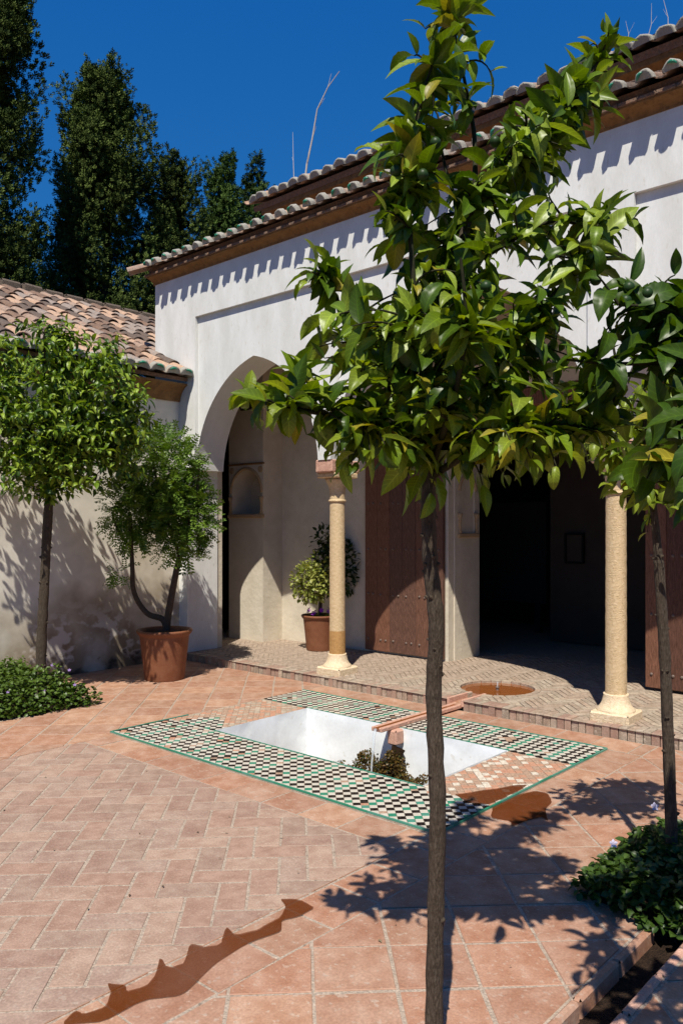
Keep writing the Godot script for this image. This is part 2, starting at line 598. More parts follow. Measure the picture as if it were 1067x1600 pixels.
func build_portico_floor() -> void:
	var y := 0.082
	var b := MB.new()
	# mortar bed with the fountain's hole and its runnel left open
	var c := Vector2(-3.86, -6.5)
	var R := 0.345
	var bed := [rect(-9.5, -7.52, -4.3, -5.82), rect(-3.42, -7.52, 0.6, -5.82), rect(-4.3, -7.52, -3.42, -6.95)]
	for q in bed:
		b.quad(Vector3(q[0].x, y, q[0].y), Vector3(q[1].x, y, q[1].y), Vector3(q[2].x, y, q[2].y), Vector3(q[3].x, y, q[3].y))
	var ring := PackedVector2Array()
	for i in 40:
		ring.append(c + Vector2(cos(TAU * i / 40), sin(TAU * i / 40)) * R)
	var slot := rect(-3.945, -6.3, -3.815, -5.80)
	for z in [[-6.95, -6.05], [-6.05, -5.82]]:
		for part in Geometry2D.clip_polygons(rect(-4.3, z[0], -3.86, z[1]), ring) + Geometry2D.clip_polygons(rect(-3.86, z[0], -3.42, z[1]), ring):
			for q in Geometry2D.clip_polygons(part, slot):
				var ids := Geometry2D.triangulate_polygon(q)
				for t in range(0, ids.size(), 3):
					b.tri(Vector3(q[ids[t]].x, y, q[ids[t]].y), Vector3(q[ids[t + 1]].x, y, q[ids[t + 1]].y), Vector3(q[ids[t + 2]].x, y, q[ids[t + 2]].y))
	# riser behind the edge bricks
	for x in [[-7.86, -3.945], [-3.815, 0.6]]:
		b.quad(Vector3(x[0], -0.05, -5.87), Vector3(x[0], y, -5.87), Vector3(x[1], y, -5.87), Vector3(x[1], -0.05, -5.87))
	# floor of the dark room
	b.quad(Vector3(-9.5, y - 0.004, -12.2), Vector3(0.6, y - 0.004, -12.2), Vector3(0.6, y - 0.004, -7.52), Vector3(-9.5, y - 0.004, -7.52))
	var fl := put("portico_floor", b.mesh(), M.grout)
	kind(fl, "structure")
	var big := PackedVector2Array()
	for i in 40:
		big.append(c + Vector2(cos(TAU * i / 40), sin(TAU * i / 40)) * (R + 0.055))
	var hb := herringbone(rect(-8.9, -8.4, 0.3, -5.98), [big, rect(-4.0, -6.3, -3.76, -5.9)], 0.057, 4, 0.0042, PI / 4, Vector2(-4.0, -6.6), 0.09, "pale", 0.0016)
	lay(hb, "brick", fl, 0.07, 0.0025, 300, "far_bricks", M.pale1)
	# bricks on edge along the step, and round the fountain
	var edge := []
	var x := -7.84
	while x < 0.5:
		var w := 0.062 + rng.randf_range(-0.006, 0.006)
		if not (x + w > -3.955 and x < -3.805):
			var q := rect(x + 0.003, -5.975, x + w - 0.004, -5.828 + rng.randf_range(-0.008, 0.004))
			edge.append([q, 0.088 + rng.randf_range(-0.006, 0.003), M["%s%d" % ["pale" if rng.randf() < 0.55 else "brick", rng.randi() % 5]]])
		x += w
	for p in edge:
		p.append(0)
		var e := MB.new()
		e.prism(p[0], -0.03, p[1], 0.006)
		if in_view(Vector3(p[0][0].x, 0.05, -5.83)):
			put("edge_brick", e.mesh(), p[2], fl)
	for i in 22:
		var a0 := TAU * (i + 0.05) / 22
		var a1 := TAU * (i + 0.95) / 22
		if absf(wrapf((a0 + a1) * 0.5 - PI / 2, -PI, PI)) < 0.22:
			continue
		var q := PackedVector2Array([c + Vector2(cos(a0), sin(a0)) * R, c + Vector2(cos(a1), sin(a1)) * R, c + Vector2(cos(a1), sin(a1)) * (R + 0.05), c + Vector2(cos(a0), sin(a0)) * (R + 0.05)])
		var e := MB.new()
		e.prism(q, 0.0, 0.091, 0.003)
		put("rim_brick", e.mesh(), M["pale%d" % (rng.randi() % 5)], fl)
	# the round sunken fountain
	var f := thing("round_fountain", "round sunken fountain basin of orange water in the portico floor", "fountain", Vector3(c.x, 0, c.y))
	var m := MB.new()
	m.lathe([[R + 0.004, 0.086], [R + 0.004, 0.0], [R, 0.035], [0.0, 0.03]], 40)
	put("basin", m.mesh(), M.terra3, f)
	m = MB.new()
	m.lathe([[R - 0.002, 0.068], [0.0, 0.0682]], 40)
	put("water", m.mesh(), M.water, f)
	m = MB.new()
	m.lathe([[0.035, -0.05], [0.03, 0.05], [0.014, 0.06], [0.012, 0.085], [0.02, 0.09], [0.018, 0.10], [0.0, 0.102]], 12)
	put("nozzle", m.mesh(), M.stud, f)
	m = MB.new()
	m.tube(PackedVector3Array([Vector3(0, 0.1, 0), Vector3(0.002, 0.135, 0), Vector3(0.004, 0.15, 0.002)]), PackedFloat32Array([0.006, 0.008, 0.003]), 6)
	put("water_jet", m.mesh(), M.jet, f)


func build_pool() -> void:
	var p := thing("fountain_pool", "sunken white pool framed in green, black and white glazed tiles", "pool", Vector3(-3.86, 0, -4.45))
	var o := Vector3(3.86, 0, 4.45)          # back to the courtyard's own numbers
	var T := Transform3D(Basis(), o)
	var x0 := -4.85; var x1 := -2.865; var z0 := -4.975; var z1 := -3.94
	var nz := FastNoiseLite.new()
	nz.seed = 4
	nz.frequency = 2.2
	var wall := func(a: Vector3, b: Vector3, nrm: Vector3) -> void:
		var rows := []
		for i in 15:
			var r := PackedVector3Array()
			for k in 41:
				var q := a.lerp(b, k / 40.0)
				q.y = lerpf(0.012, -0.5, i / 14.0)
				r.append(q + nrm * (0.006 + 0.009 * nz.get_noise_3dv(q * 1.3) * (1.0 if i > 0 else 0.2)))
			rows.append(r)
		var m := MB.new()
		m.grid(rows)
		put("basin_wall", m.mesh(), M.white, p, T)
	wall.call(Vector3(x0, 0, z0), Vector3(x1, 0, z0), Vector3(0, 0, 1))
	wall.call(Vector3(x0, 0, z1), Vector3(x0, 0, z0), Vector3(1, 0, 0))
	wall.call(Vector3(x1, 0, z0), Vector3(x1, 0, z1), Vector3(-1, 0, 0))
	wall.call(Vector3(x1, 0, z1), Vector3(x0, 0, z1), Vector3(0, 0, -1))
	var b := MB.new()
	b.box(Vector3(x0 - 0.05, -0.56, z0 - 0.05), Vector3(x1 + 0.05, -0.47, z1 + 0.05))
	put("basin_floor", b.mesh(), M.dim, p, T)
	# bed under the glazed tiles
	b = MB.new()
	for r in [[-5.43, -5.51, -2.36, z0], [-5.43, z1, -2.36, -3.385], [-5.43, z0, x0, z1], [x1, z0, -2.36, z1]]:
		b.box(Vector3(r[0], -0.05, r[1]), Vector3(r[2], 0.004, r[3]))
	put("tile_bed", b.mesh(), M.grout, p, T)
	# the small tiles: a chequer of white and dark, with every few diagonals green
	var s := 0.0455
	var near := []
	var worn_noise := FastNoiseLite.new()
	worn_noise.seed = 12
	worn_noise.frequency = 2.6
	var bands := [rect(-5.41, -3.935, -2.38, -3.405), rect(-5.41, -5.49, -2.38, -4.98), rect(-5.41, -4.972, -4.855, -3.943), rect(-2.86, -4.972, -2.38, -3.943)]
	for bi in 4:
		var band: PackedVector2Array = bands[bi]
		var mid := (band[0] + band[2]) * 0.5
		var n := int((band[2] - band[0]).length() / s * 0.75) + 3
		var ci := int(round((mid.rotated(-PI / 4)).x / s))
		var ck := int(round((mid.rotated(-PI / 4)).y / s))
		for i in range(ci - n, ci + n):
			for k in range(ck - n, ck + n):
				var a := Vector2(i * s, k * s)
				var j := 0.0014
				var q := PackedVector2Array()
				for c in [Vector2(j, j), Vector2(s - j, j), Vector2(s - j, s - j), Vector2(j, s - j)]:
					q.append((a + c).rotated(PI / 4))
				for g in fit(q, band, []):
					var at: Vector2 = (q[0] + q[2]) * 0.5
					var wn := worn_noise.get_noise_2dv(at)
					var dark := (i + k) % 2 == 0
					var m: Material = M.zwhite
					if dark:
						m = M.zblack
						if posmod(i - k, 10) == 0 or (posmod(i - k, 10) == 6 and posmod(i + k, 4) == 0):
							m = M.zgreen if rng.randf() < 0.8 else M.zgreen2
					var top := 0.0115 + rng.randf_range(-0.0008, 0.0008)
					var worn := wn > 0.50 or rng.randf() < 0.025
					if bi == 2:
						worn = at.y < -4.12 + wn * 0.25 or wn > 0.25
					if bi == 3:
						worn = rng.randf() < 0.80
						if not worn:
							m = M.zchip
					if worn:
						m = M.zworn if rng.randf() < 0.6 else M.zworn2
						if bi == 2 and rng.randf() < 0.35:
							m = M.pale2
						top -= 0.002 + rng.randf() * 0.003
					near.append([g, top, m])
	var eye := Vector2(0, 0)
	for t in near:
		t.append((t[0][0] as Vector2).length())
	near.sort_custom(func(a, c): return a[3] < c[3])
	var rest := {}
	for i in near.size():
		var t: Array = near[i]
		var mb := MB.new()
		if i >= 300:
			if not rest.has(t[2]):
				rest[t[2]] = MB.new()
			mb = rest[t[2]]
		mb.prism(t[0], -0.01, t[1], 0.0016)
		if i < 300:
			put("glazed_tile", mb.mesh(), t[2], p, T)
	for m in rest:
		kind(put("far_glazed_tiles", rest[m].mesh(), m, p, T), "stuff")
	# green glazed strips along the edges, laid in short lengths
	for e in [[Vector2(-5.43, -3.393), Vector2(-2.36, -3.393)], [Vector2(-5.42, -5.5), Vector2(-2.37, -5.5)], [Vector2(-4.86, -3.945), Vector2(-2.86, -3.945)], [Vector2(-4.86, -4.978), Vector2(-2.86, -4.978)], [Vector2(-5.422, -3.40), Vector2(-5.422, -4.15)], [Vector2(-2.368, -3.40), Vector2(-2.368, -5.49)]]:
		var d: Vector2 = e[1] - e[0]
		var inner: bool = absf(d.x) > 1.9 and absf(d.x) < 2.1
		var half := 0.0045 if inner else 0.0062
		var L := d.length()
		d = d.normalized()
		var nn := Vector2(-d.y, d.x)
		var at := 0.0
		while at < L - 0.02:
			var l := minf(rng.randf_range(0.13, 0.17), L - at)
			var a: Vector2 = e[0] + d * (at + 0.001)
			var c: Vector2 = e[0] + d * (at + l - 0.001)
			var mb := MB.new()
			mb.prism(PackedVector2Array([a - nn * half, c - nn * half, c + nn * half, a + nn * half]), -0.01, 0.014 + rng.randf_range(-0.001, 0.001), 0.002)
			put("edge_strip", mb.mesh(), M.zgreen2 if rng.randf() < 0.5 else M.zgreen, p, T)
			at += l
	# the stone gutter that brings the water from the portico
	var gt := thing("stone_gutter", "pink stone gutter carrying water from the portico into the pool", "gutter", Vector3(-3.88, 0, -5.3))
	b = MB.new()
	for seg in [[-0.60, -0.13], [-0.13, 0.22], [0.22, 0.56]]:
		for side in [-1.0, 1.0]:
			b.cbox(Vector3(side * 0.036 - 0.016, 0.013, seg[0] + 0.002), Vector3(side * 0.036 + 0.016, 0.046, seg[1] - 0.002), 0.005)
		b.box(Vector3(-0.03, 0.014, seg[0] + 0.002), Vector3(0.03, 0.03, seg[1] - 0.002))
	put("channel", b.mesh(), M.stone, gt)
	b = MB.new()
	b.box(Vector3(-0.0215, 0.03, -0.55), Vector3(0.0215, 0.042, 0.565))
	put("water", b.mesh(), M.water, gt)
	b = MB.new()
	b.cbox(Vector3(0.01, -0.105, 0.335), Vector3(0.10, 0.012, 0.44), 0.012)
	put("bracket_block", b.mesh(), M.stone, gt)
	var runnel := MB.new()
	runnel.box(Vector3(-0.065, 0.02, -1.0), Vector3(0.065, 0.045, -0.52))
	put("runnel_bed", runnel.mesh(), M.terra3, gt)
	for side in [-1.0, 1.0]:
		var rb := MB.new()
		rb.cbox(Vector3(side * 0.074 - 0.012, 0.03, -0.90), Vector3(side * 0.074 + 0.012, 0.092, -0.52), 0.004)
		put("runnel_kerb", rb.mesh(), M.stone, gt)
	b = MB.new()
	var st := PackedVector3Array()
	var sr := PackedFloat32Array()
	for i in 9:
		var t := i / 8.0
		st.append(Vector3(0.002 * sin(i * 1.7), 0.036 - 0.46 * t * t, 0.565 + 0.06 * t + 0.002 * cos(i * 2.1)))
		sr.append(lerpf(0.014, 0.006, t))
	b.tube(st, sr, 8)
	put("water_stream", b.mesh(), M.jet, gt)
	# lime-crusted drip post and the moss under the spout
	var ms := thing("moss_clump", "dark brown and green moss clinging below the gutter spout", "moss", Vector3(-3.86, -0.5, -4.9))
	b = MB.new()
	var pts := PackedVector3Array()
	var rr := PackedFloat32Array()
	for i in 12:
		pts.append(Vector3(0.07 + 0.012 * sin(i * 1.3), 0.02 + 0.36 * i / 11.0, 0.02 + 0.01 * cos(i * 2.0)))
		rr.append(0.075 - 0.002 * i + 0.012 * sin(i * 2.3))
	b.tube(pts, rr, 12, nz, 0.5)
	put("drip_post", b.mesh(), M.crust, ms)
	var sprig := leaf_mesh(0.75, 0.2, 0.3, 0.0, 3, 0.0)
	var places := []
	var cols := []
	for i in 5200:
		var u := rng.randfn(-0.03, 0.32)
		var h := 0.29 * exp(-u * u * 5.0) + 0.07 * sin(u * 21.0)
		var at := Vector3(u + 0.02, maxf(0.03, h * sqrt(rng.randf()) + 0.03), 0.02 + rng.randf() * 0.17 * (1.0 - h))
		var bs := Basis.from_euler(Vector3(rng.randf_range(-1.6, 1.6), rng.randf() * TAU, rng.randf_range(-1.0, 1.2))).scaled(Vector3.ONE * rng.randf_range(0.010, 0.026))
		places.append(Transform3D(bs, at))
		var g := rng.randf()
		cols.append(Color(0.20, 0.105, 0.028).lerp(Color(0.15, 0.115, 0.022), g) * rng.randf_range(0.3, 1.6) if g < 0.9 else Color(0.09, 0.13, 0.02))
	many("moss_growth", sprig, M.leaves, places, ms, cols)


func puddle(label: String, pts: Array, at: Vector3) -> void:
	var b := MB.new()
	var q := PackedVector2Array()
	for i in range(0, pts.size(), 2):
		q.append(Vector2(pts[i] - at.x, pts[i + 1] - at.z))
	for it in 2:          # rounded lobes
		var next := PackedVector2Array()
		for i in q.size():
			var u := q[i]
			var w := q[(i + 1) % q.size()]
			next.append(u.lerp(w, 0.14) + Vector2(rng.randf_range(-0.0025, 0.0025), rng.randf_range(-0.0025, 0.0025)))
			next.append(u.lerp(w, 0.86) + Vector2(rng.randf_range(-0.0025, 0.0025), rng.randf_range(-0.0025, 0.0025)))
		if not Geometry2D.triangulate_polygon(next).is_empty():
			q = next
	var ids := Geometry2D.triangulate_polygon(q)
	for t in range(0, ids.size(), 3):
		b.tri(Vector3(q[ids[t]].x, 0, q[ids[t]].y), Vector3(q[ids[t + 1]].x, 0, q[ids[t + 1]].y), Vector3(q[ids[t + 2]].x, 0, q[ids[t + 2]].y))
	tag(put("puddle", b.mesh(), M.wet, null, Transform3D(Basis(), at)), label, "puddle")


func build_puddles() -> void:
	puddle("long rust coloured puddle along the edge of the herringbone bricks", [-2.36, -1.29, -2.40, -1.37, -2.36, -1.37, -2.34, -1.45, -2.40, -1.50, -2.46, -1.52, -2.40, -1.56, -2.36, -1.54, -2.34, -1.60, -2.38, -1.67, -2.46, -1.745, -2.38, -1.72, -2.36, -1.78, -2.455, -1.875, -2.395, -1.90, -2.36, -1.95, -2.455, -2.055, -2.37, -2.03, -2.34, -2.12, -2.35, -2.26, -2.40, -2.33, -2.46, -2.36, -2.42, -2.40, -2.37, -2.41, -2.30, -2.40, -2.29, -2.31, -2.32, -2.23, -2.26, -2.18, -2.29, -2.03, -2.27, -1.84, -2.20, -1.66, -2.28, -1.55, -2.27, -1.40], Vector3(-2.35, 0.0042, -1.85))
	puddle("rust coloured puddle at the right end of the pool beside worn tiles", [-2.36, -3.92, -2.40, -4.02, -2.365, -4.20, -2.32, -4.35, -2.25, -4.36, -2.16, -4.25, -2.13, -4.10, -2.03, -3.95, -2.09, -3.98, -2.12, -3.86, -2.14, -3.74, -2.18, -3.81, -2.29, -3.78], Vector3(-2.25, 0.0042, -4.05))
	puddle("wet brown patch over the worn clay tiles of the pool edge", [-2.385, -3.93, -2.385, -4.40, -2.45, -4.34, -2.50, -4.20, -2.55, -4.12, -2.60, -3.99, -2.64, -3.95, -2.5, -3.88], Vector3(-2.5, 0.0135, -4.1))


# ---------------------------------------------------------------- the palace front
func arch(cx: float, half: float, e: float, R: float, yc: float, foot: float, n := 22) -> PackedVector2Array:
	# pointed arch of two arcs, from the left foot over the top to the right foot
	var out := PackedVector2Array()
	var a0 := asin((foot - yc) / R)
	var a1 := acos(e / R)
	for i in n + 1:
		var a := lerpf(a0, a1, i / float(n))
		out.append(Vector2(cx + e - R * cos(a), yc + R * sin(a)))
	for i in range(n - 1, -1, -1):
		var a := lerpf(a0, a1, i / float(n))
		out.append(Vector2(cx - e + R * cos(a), yc + R * sin(a)))
	return out


# a wall that stands across z: faces at z1 (front) and, if thick, z0, and its edges
func slab(poly: PackedVector2Array, z0: float, z1: float, back := true) -> ArrayMesh:
	var b := MB.new()
	var ids := Geometry2D.triangulate_polygon(poly)
	for t in range(0, ids.size(), 3):
		var p := [poly[ids[t]], poly[ids[t + 1]], poly[ids[t + 2]]]
		b.tri(Vector3(p[0].x, p[0].y, z1), Vector3(p[1].x, p[1].y, z1), Vector3(p[2].x, p[2].y, z1))
		if back:
			b.tri(Vector3(p[0].x, p[0].y, z0), Vector3(p[2].x, p[2].y, z0), Vector3(p[1].x, p[1].y, z0))
	for i in poly.size():
		var a := poly[i]
		var c := poly[(i + 1) % poly.size()]
		b.quad(Vector3(a.x, a.y, z0), Vector3(a.x, a.y, z1), Vector3(c.x, c.y, z1), Vector3(c.x, c.y, z0))
	return b.mesh()


func barrel(L: float, r0: float, r1: float, th: float, seg: int, down := false) -> ArrayMesh:
	# half-round tile along +x, open below (a cover) or above (a pan)
	var b := MB.new()
	var s := -1.0 if down else 1.0
	var o := []
	var n := []
	for i in 3:
		var t := i / 2.0
		var r := lerpf(r0, r1, t)
		var ro := PackedVector3Array()
		var rn := PackedVector3Array()
		for k in seg + 1:
			var a := PI * k / seg
			ro.append(Vector3(t * L, s * sin(a) * r * 0.82, cos(a) * r))
			rn.append(Vector3(t * L, s * sin(a) * (r - th) * 0.82, cos(a) * (r - th)))
		o.append(ro)
		n.append(rn)
	b.grid(o)
	b.grid(n)
	for i in [0, 2]:
		for k in seg:
			b.quad(o[i][k], o[i][k + 1], n[i][k + 1], n[i][k])
	for i in 2:
		for k in [0, seg]:
			b.quad(o[i][k], o[i + 1][k], n[i + 1][k], n[i][k])
	return b.mesh()


var tile_meshes := {}


func roof_tiles(roof: Node3D, base: Transform3D, cols: int, rows: int, pitch: float, expose: float, plugged: bool, wobble := 1.0, slim := false, green := true, joined := false) -> void:
	# base: origin at the eave's first column; x runs down the slope, y off it, z along the eave
	if tile_meshes.is_empty():
		tile_meshes.cover = [barrel(0.44, 0.078, 0.092, 0.014, 7), barrel(0.43, 0.075, 0.088, 0.013, 7), barrel(0.45, 0.08, 0.095, 0.015, 7)]
		tile_meshes.pan = barrel(0.44, 0.085, 0.075, 0.013, 6, true)
		tile_meshes.slim = [barrel(0.44, 0.052, 0.062, 0.012, 7), barrel(0.43, 0.050, 0.059, 0.012, 7), barrel(0.45, 0.053, 0.064, 0.012, 7)]
		tile_meshes.plug = []
		tile_meshes.glaze = []
		for v in 3:
			var b := MB.new()
			# rough mortar that closes the tile's end, with a rim round it
			var rim := []
			for i in 4:
				var row := PackedVector3Array()
				for k in 9:
					var a := PI * k / 8
					var rr: float = [0.066, 0.088, 0.102, 0.098][i] * (1.0 + 0.05 * sin(k * 2.1 + v * 2.0))
					row.append(Vector3([0.012, 0.018, 0.004, -0.05][i], sin(a) * rr * 0.84 - 0.004, cos(a) * rr))
				rim.append(row)
			b.grid(rim)
			for k in 8:
				b.tri(Vector3(0.006, 0.0, 0), rim[0][k], rim[0][k + 1])
			tile_meshes.plug.append(b.mesh())
			var g := MB.new()
			var arc := PackedVector3Array()
			var ra := PackedFloat32Array()
			for k in 7:
				var a := lerpf(0.15 + 0.5 * v, 1.5 + 0.55 * v, k / 6.0)
				arc.append(Vector3(0.02, sin(a) * 0.07 * 0.84, cos(a) * 0.072))
				ra.append(0.016 * sin(PI * (k + 0.6) / 7.2))
			g.tube(arc, ra, 6)
			tile_meshes.glaze.append(g.mesh())
	var pans := MB.new()
	for c in cols:
		for r in rows:
			var lift := 0.028 + rng.randf_range(-0.004, 0.004) * wobble
			var t := base * Transform3D(Basis.from_euler(Vector3(rng.randf_range(-0.04, 0.04), rng.randf_range(-0.03, 0.03), 0.035) * Vector3(wobble, wobble, 1)), Vector3(-0.44 - r * expose + rng.randf_range(-0.012, 0.012), lift, c * pitch + rng.randf_range(-0.006, 0.006)))
			var cm: ArrayMesh = (tile_meshes.slim if slim else tile_meshes.cover)[rng.randi() % 3]
			if joined:
				add_copy(pans, cm, t)
			else:
				put("cover_tile", cm, M["roof%d" % (rng.randi() % 5)], roof, t)
			if r == 0 and plugged:
				var pt := t * Transform3D(Basis().scaled(Vector3(1, 0.85, 0.66) if slim else Vector3.ONE), Vector3(0.436, 0, 0))
				put("mortar_plug", tile_meshes.plug[rng.randi() % 3], M.lichen, roof, pt)
				if green and rng.randf() < 0.85:
					put("green_glaze", tile_meshes.glaze[rng.randi() % 3], M.zgreen, roof, pt)
			var pt2 := base * Transform3D(Basis(Vector3(0, 0, 1), 0.03), Vector3((-0.52 if slim else -0.45) - r * expose, 0.07, (c + 0.5) * pitch))
			if r == 0:
				put("pan_tile", tile_meshes.pan, M["roof%d" % (rng.randi() % 5)], roof, pt2)
			else:
				add_copy(pans, tile_meshes.pan, pt2)
	if pans.v.size():
		kind(put("pan_tiles", pans.mesh(), M.roof1, roof), "stuff")


func add_copy(b: MB, m: ArrayMesh, t: Transform3D) -> void:
	var arr: Array = m.surface_get_arrays(0)
	var k := b.v.size()
	for i in arr[Mesh.ARRAY_VERTEX].size():
		b.v.append(t * (arr[Mesh.ARRAY_VERTEX][i] as Vector3))
		b.n.append((t.basis * (arr[Mesh.ARRAY_NORMAL][i] as Vector3)).normalized())
		b.uv.append(Vector2())
	for i in arr[Mesh.ARRAY_INDEX]:
		b.ix.append(k + i)


func sweep(profile: Array, x0: float, x1: float) -> ArrayMesh:
	# a profile of (z, y) drawn along x, closed at both ends
	var b := MB.new()
	for i in profile.size() - 1:
		var p: Vector2 = profile[i]
		var q: Vector2 = profile[i + 1]
		b.quad(Vector3(x0, p.y, p.x), Vector3(x0, q.y, q.x), Vector3(x1, q.y, q.x), Vector3(x1, p.y, p.x))
	var poly := PackedVector2Array(profile)
	var ids := Geometry2D.triangulate_polygon(poly)
	for t in range(0, ids.size(), 3):
		for x in [x0, x1]:
			b.tri(Vector3(x, poly[ids[t]].y, poly[ids[t]].x), Vector3(x, poly[ids[t + 1]].y, poly[ids[t + 1]].x), Vector3(x, poly[ids[t + 2]].y, poly[ids[t + 2]].x))
	return b.mesh()


func build_palace() -> void:
	M.lichen = mat(tex.mortar, Color(0.95, 1.0, 1.02), 0.9, Vector3.ONE * 7.0, tex.fine, 1.0)
	var h := thing("palace_portico", "white plastered palace portico with pointed arches, tiled eaves and stone columns", "building", Vector3(-4.0, 0, -5.85))
	var T := Transform3D(Basis(), Vector3(4.0, 0, 5.85))
	var XL := -8.35
	var XR := 0.9
	var H := 4.62
	var holes := [
		PackedVector2Array([Vector2(-7.70, -0.2), Vector2(-7.70, 2.27), Vector2(-7.605, 2.27)]) + arch(-6.57, 1.0, 0.3, 1.32, 2.2, 2.27) + PackedVector2Array([Vector2(-5.42, 2.27), Vector2(-5.42, -0.2)]),
		PackedVector2Array([Vector2(-5.54, -0.2), Vector2(-5.54, 2.27)]) + arch(-4.01, 1.4, 0.25, 1.62, 2.2, 2.27) + PackedVector2Array([Vector2(-2.48, 2.27), Vector2(-2.48, -0.2)]),
		PackedVector2Array([Vector2(-2.60, -0.2), Vector2(-2.60, 2.27)]) + arch(-1.45, 1.0, 0.3, 1.32, 2.2, 2.27) + PackedVector2Array([Vector2(-0.32, 2.27), Vector2(-0.32, -0.2)]),
	]
	var wall := PackedVector2Array([Vector2(XL, 0.0), Vector2(XR, 0.0), Vector2(XR, H), Vector2(XL, H)])
	var cut := [wall]
	for q in holes:
		var next := []
		for w in cut:
			next.append_array(Geometry2D.clip_polygons(w, q))
		cut = next
	for w in cut:
		put("facade_wall", slab(w, -6.31, -5.892), M.plaster, h, T)
	# the outer coat, with the three panels left back round the arches
	cut = [wall]
	for q in holes + [rect(-7.55, 2.3, -5.64, 4.08), rect(-5.30, 2.3, -2.68, 4.08), rect(-2.315, 2.3, -0.42, 4.08)]:
		var next := []
		for w in cut:
			next.append_array(Geometry2D.clip_polygons(w, q))
		cut = next
	for w in cut:
		put("plaster_coat", slab(w, -5.89, -5.85, false), M.plaster, h, T)
	# columns
	for cx in [-5.485, -2.545]:
		var col := Node3D.new()
		col.name = "column"
		h.add_child(col, true)
		col.position = Vector3(cx + 4.0, 0.09, -6.07 + 5.85)
		var m := MB.new()
		var prof := []
		var stub: float = 0.20
		for i in 30:
			var t := i / 29.0
			prof.append([0.0815 - 0.004 * t + 0.0012 * sin(i * 2.7 + cx), stub + (1.76 - stub) * t])
		m.lathe(prof, 28)
		put("shaft", m.mesh(), M.lime, col)
		if cx < -4.0:
			m = MB.new()
			m.lathe([[0.0822, 0.19], [0.0832, 0.2], [0.0832, 0.40], [0.0826, 0.43], [0.0815, 0.435]], 28)
			put("stained_foot", m.mesh(), mat(tex.lime, Color(0.88, 0.78, 0.64), 0.9, Vector3.ONE * 3.0, tex.fine, 1.3), col)
		m = MB.new()
		m.cbox(Vector3(-0.155, -0.075, -0.155), Vector3(0.155, 0.068, 0.155), 0.012, Transform3D(Basis(Vector3.UP, 0.03), Vector3.ZERO))
		put("plinth", m.mesh(), M.limepale, col)
		m = MB.new()
		m.lathe([[0.145, 0.066], [0.147, 0.082], [0.125, 0.10], [0.108, 0.13], [0.099, 0.165], [0.094, 0.19], [0.096, 0.20], [0.06, 0.203]], 24)
		put("base", m.mesh(), M.limepale, col)
		m = MB.new()
		m.lathe([[0.07, 1.755], [0.088, 1.757], [0.092, 1.768], [0.088, 1.78], [0.078, 1.785], [0.08, 1.86], [0.09, 1.92], [0.115, 1.97], [0.128, 2.0], [0.06, 2.003]], 24)
		put("capital", m.mesh(), M.lime, col)
		m = MB.new()
		m.cbox(Vector3(-0.135, 2.0, -0.17), Vector3(0.135, 2.055, 0.17), 0.01)
		put("abacus", m.mesh(), M.lime, col)
		m = MB.new()
		m.cbox(Vector3(-0.115, 2.054, -0.225), Vector3(0.115, 2.185, 0.21), 0.012)
		put("impost_block", m.mesh(), M.stone, col)
	# cornice and eaves
	put("cornice", sweep([Vector2(-5.90, 4.61), Vector2(-5.842, 4.61), Vector2(-5.838, 4.63), Vector2(-5.825, 4.645), Vector2(-5.805, 4.66), Vector2(-5.775, 4.672), Vector2(-5.745, 4.678), Vector2(-5.743, 4.690), Vector2(-5.90, 4.690)], XL - 0.03, XR), M.ochre, h, T)
	var sl := deg_to_rad(25)
	var rows := MB.new()
	var xx := XL - 0.06
	while xx < XR:
		rows.cbox(Vector3(xx + 0.002, 4.692, -5.92), Vector3(xx + 0.138, 4.718, -5.725), 0.003)
		xx += 0.14
	kind(put("eave_bricks", rows.mesh(), M.roof1, h, T), "stuff")
	var lower := Node3D.new()
	lower.name = "lower_roof"
	h.add_child(lower, true)
	var b := MB.new()
	b.box(Vector3(-2.35, -0.06, 0.06), Vector3(-0.12, -0.01, XR - XL + 0.02), Transform3D(Basis(Vector3(0, -sin(sl), cos(sl)), Vector3(0, cos(sl), sin(sl)), Vector3(-1, 0, 0)), Vector3(XR, 4.745, -5.65)))
	put("roof_deck", b.mesh(), M.roof1, lower, T)
	var slope := Basis(Vector3(0, -sin(sl), cos(sl)), Vector3(0, cos(sl), sin(sl)), Vector3(-1, 0, 0))
	roof_tiles(lower, T * Transform3D(slope, Vector3(0.77, 4.73, -5.65)), 47, 3, 0.1955, 0.33, true, 1.0, true)
	# hip tiles that run up from the left corner
	for i in 5:
		var hipt := T * Transform3D(Basis(Vector3(-0.62, -0.32, 0.72).normalized(), Vector3(-0.2, 0.94, 0.25).normalized(), Vector3(-0.62, -0.32, 0.72).normalized().cross(Vector3(-0.2, 0.94, 0.25).normalized()).normalized()).orthonormalized(), Vector3(XL + 0.20 + 0.2 * i, 4.83 + 0.105 * i, -5.83 - 0.235 * i))
		put("hip_tile", tile_meshes.cover[i % 3], M["roof%d" % (i % 5)], lower, hipt)
	# the taller hall behind
	b = MB.new()
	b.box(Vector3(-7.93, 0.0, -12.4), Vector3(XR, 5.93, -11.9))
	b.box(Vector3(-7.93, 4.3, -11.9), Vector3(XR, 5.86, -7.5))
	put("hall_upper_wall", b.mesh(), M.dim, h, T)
	put("upper_cornice", sweep([Vector2(-7.55, 5.66), Vector2(-7.49, 5.66), Vector2(-7.45, 5.73), Vector2(-7.38, 5.79), Vector2(-7.30, 5.83), Vector2(-7.295, 5.885), Vector2(-7.55, 5.885)], -7.98, XR), M.ochre, h, T)
	var upper := Node3D.new()
	upper.name = "upper_roof"
	h.add_child(upper, true)
	b = MB.new()
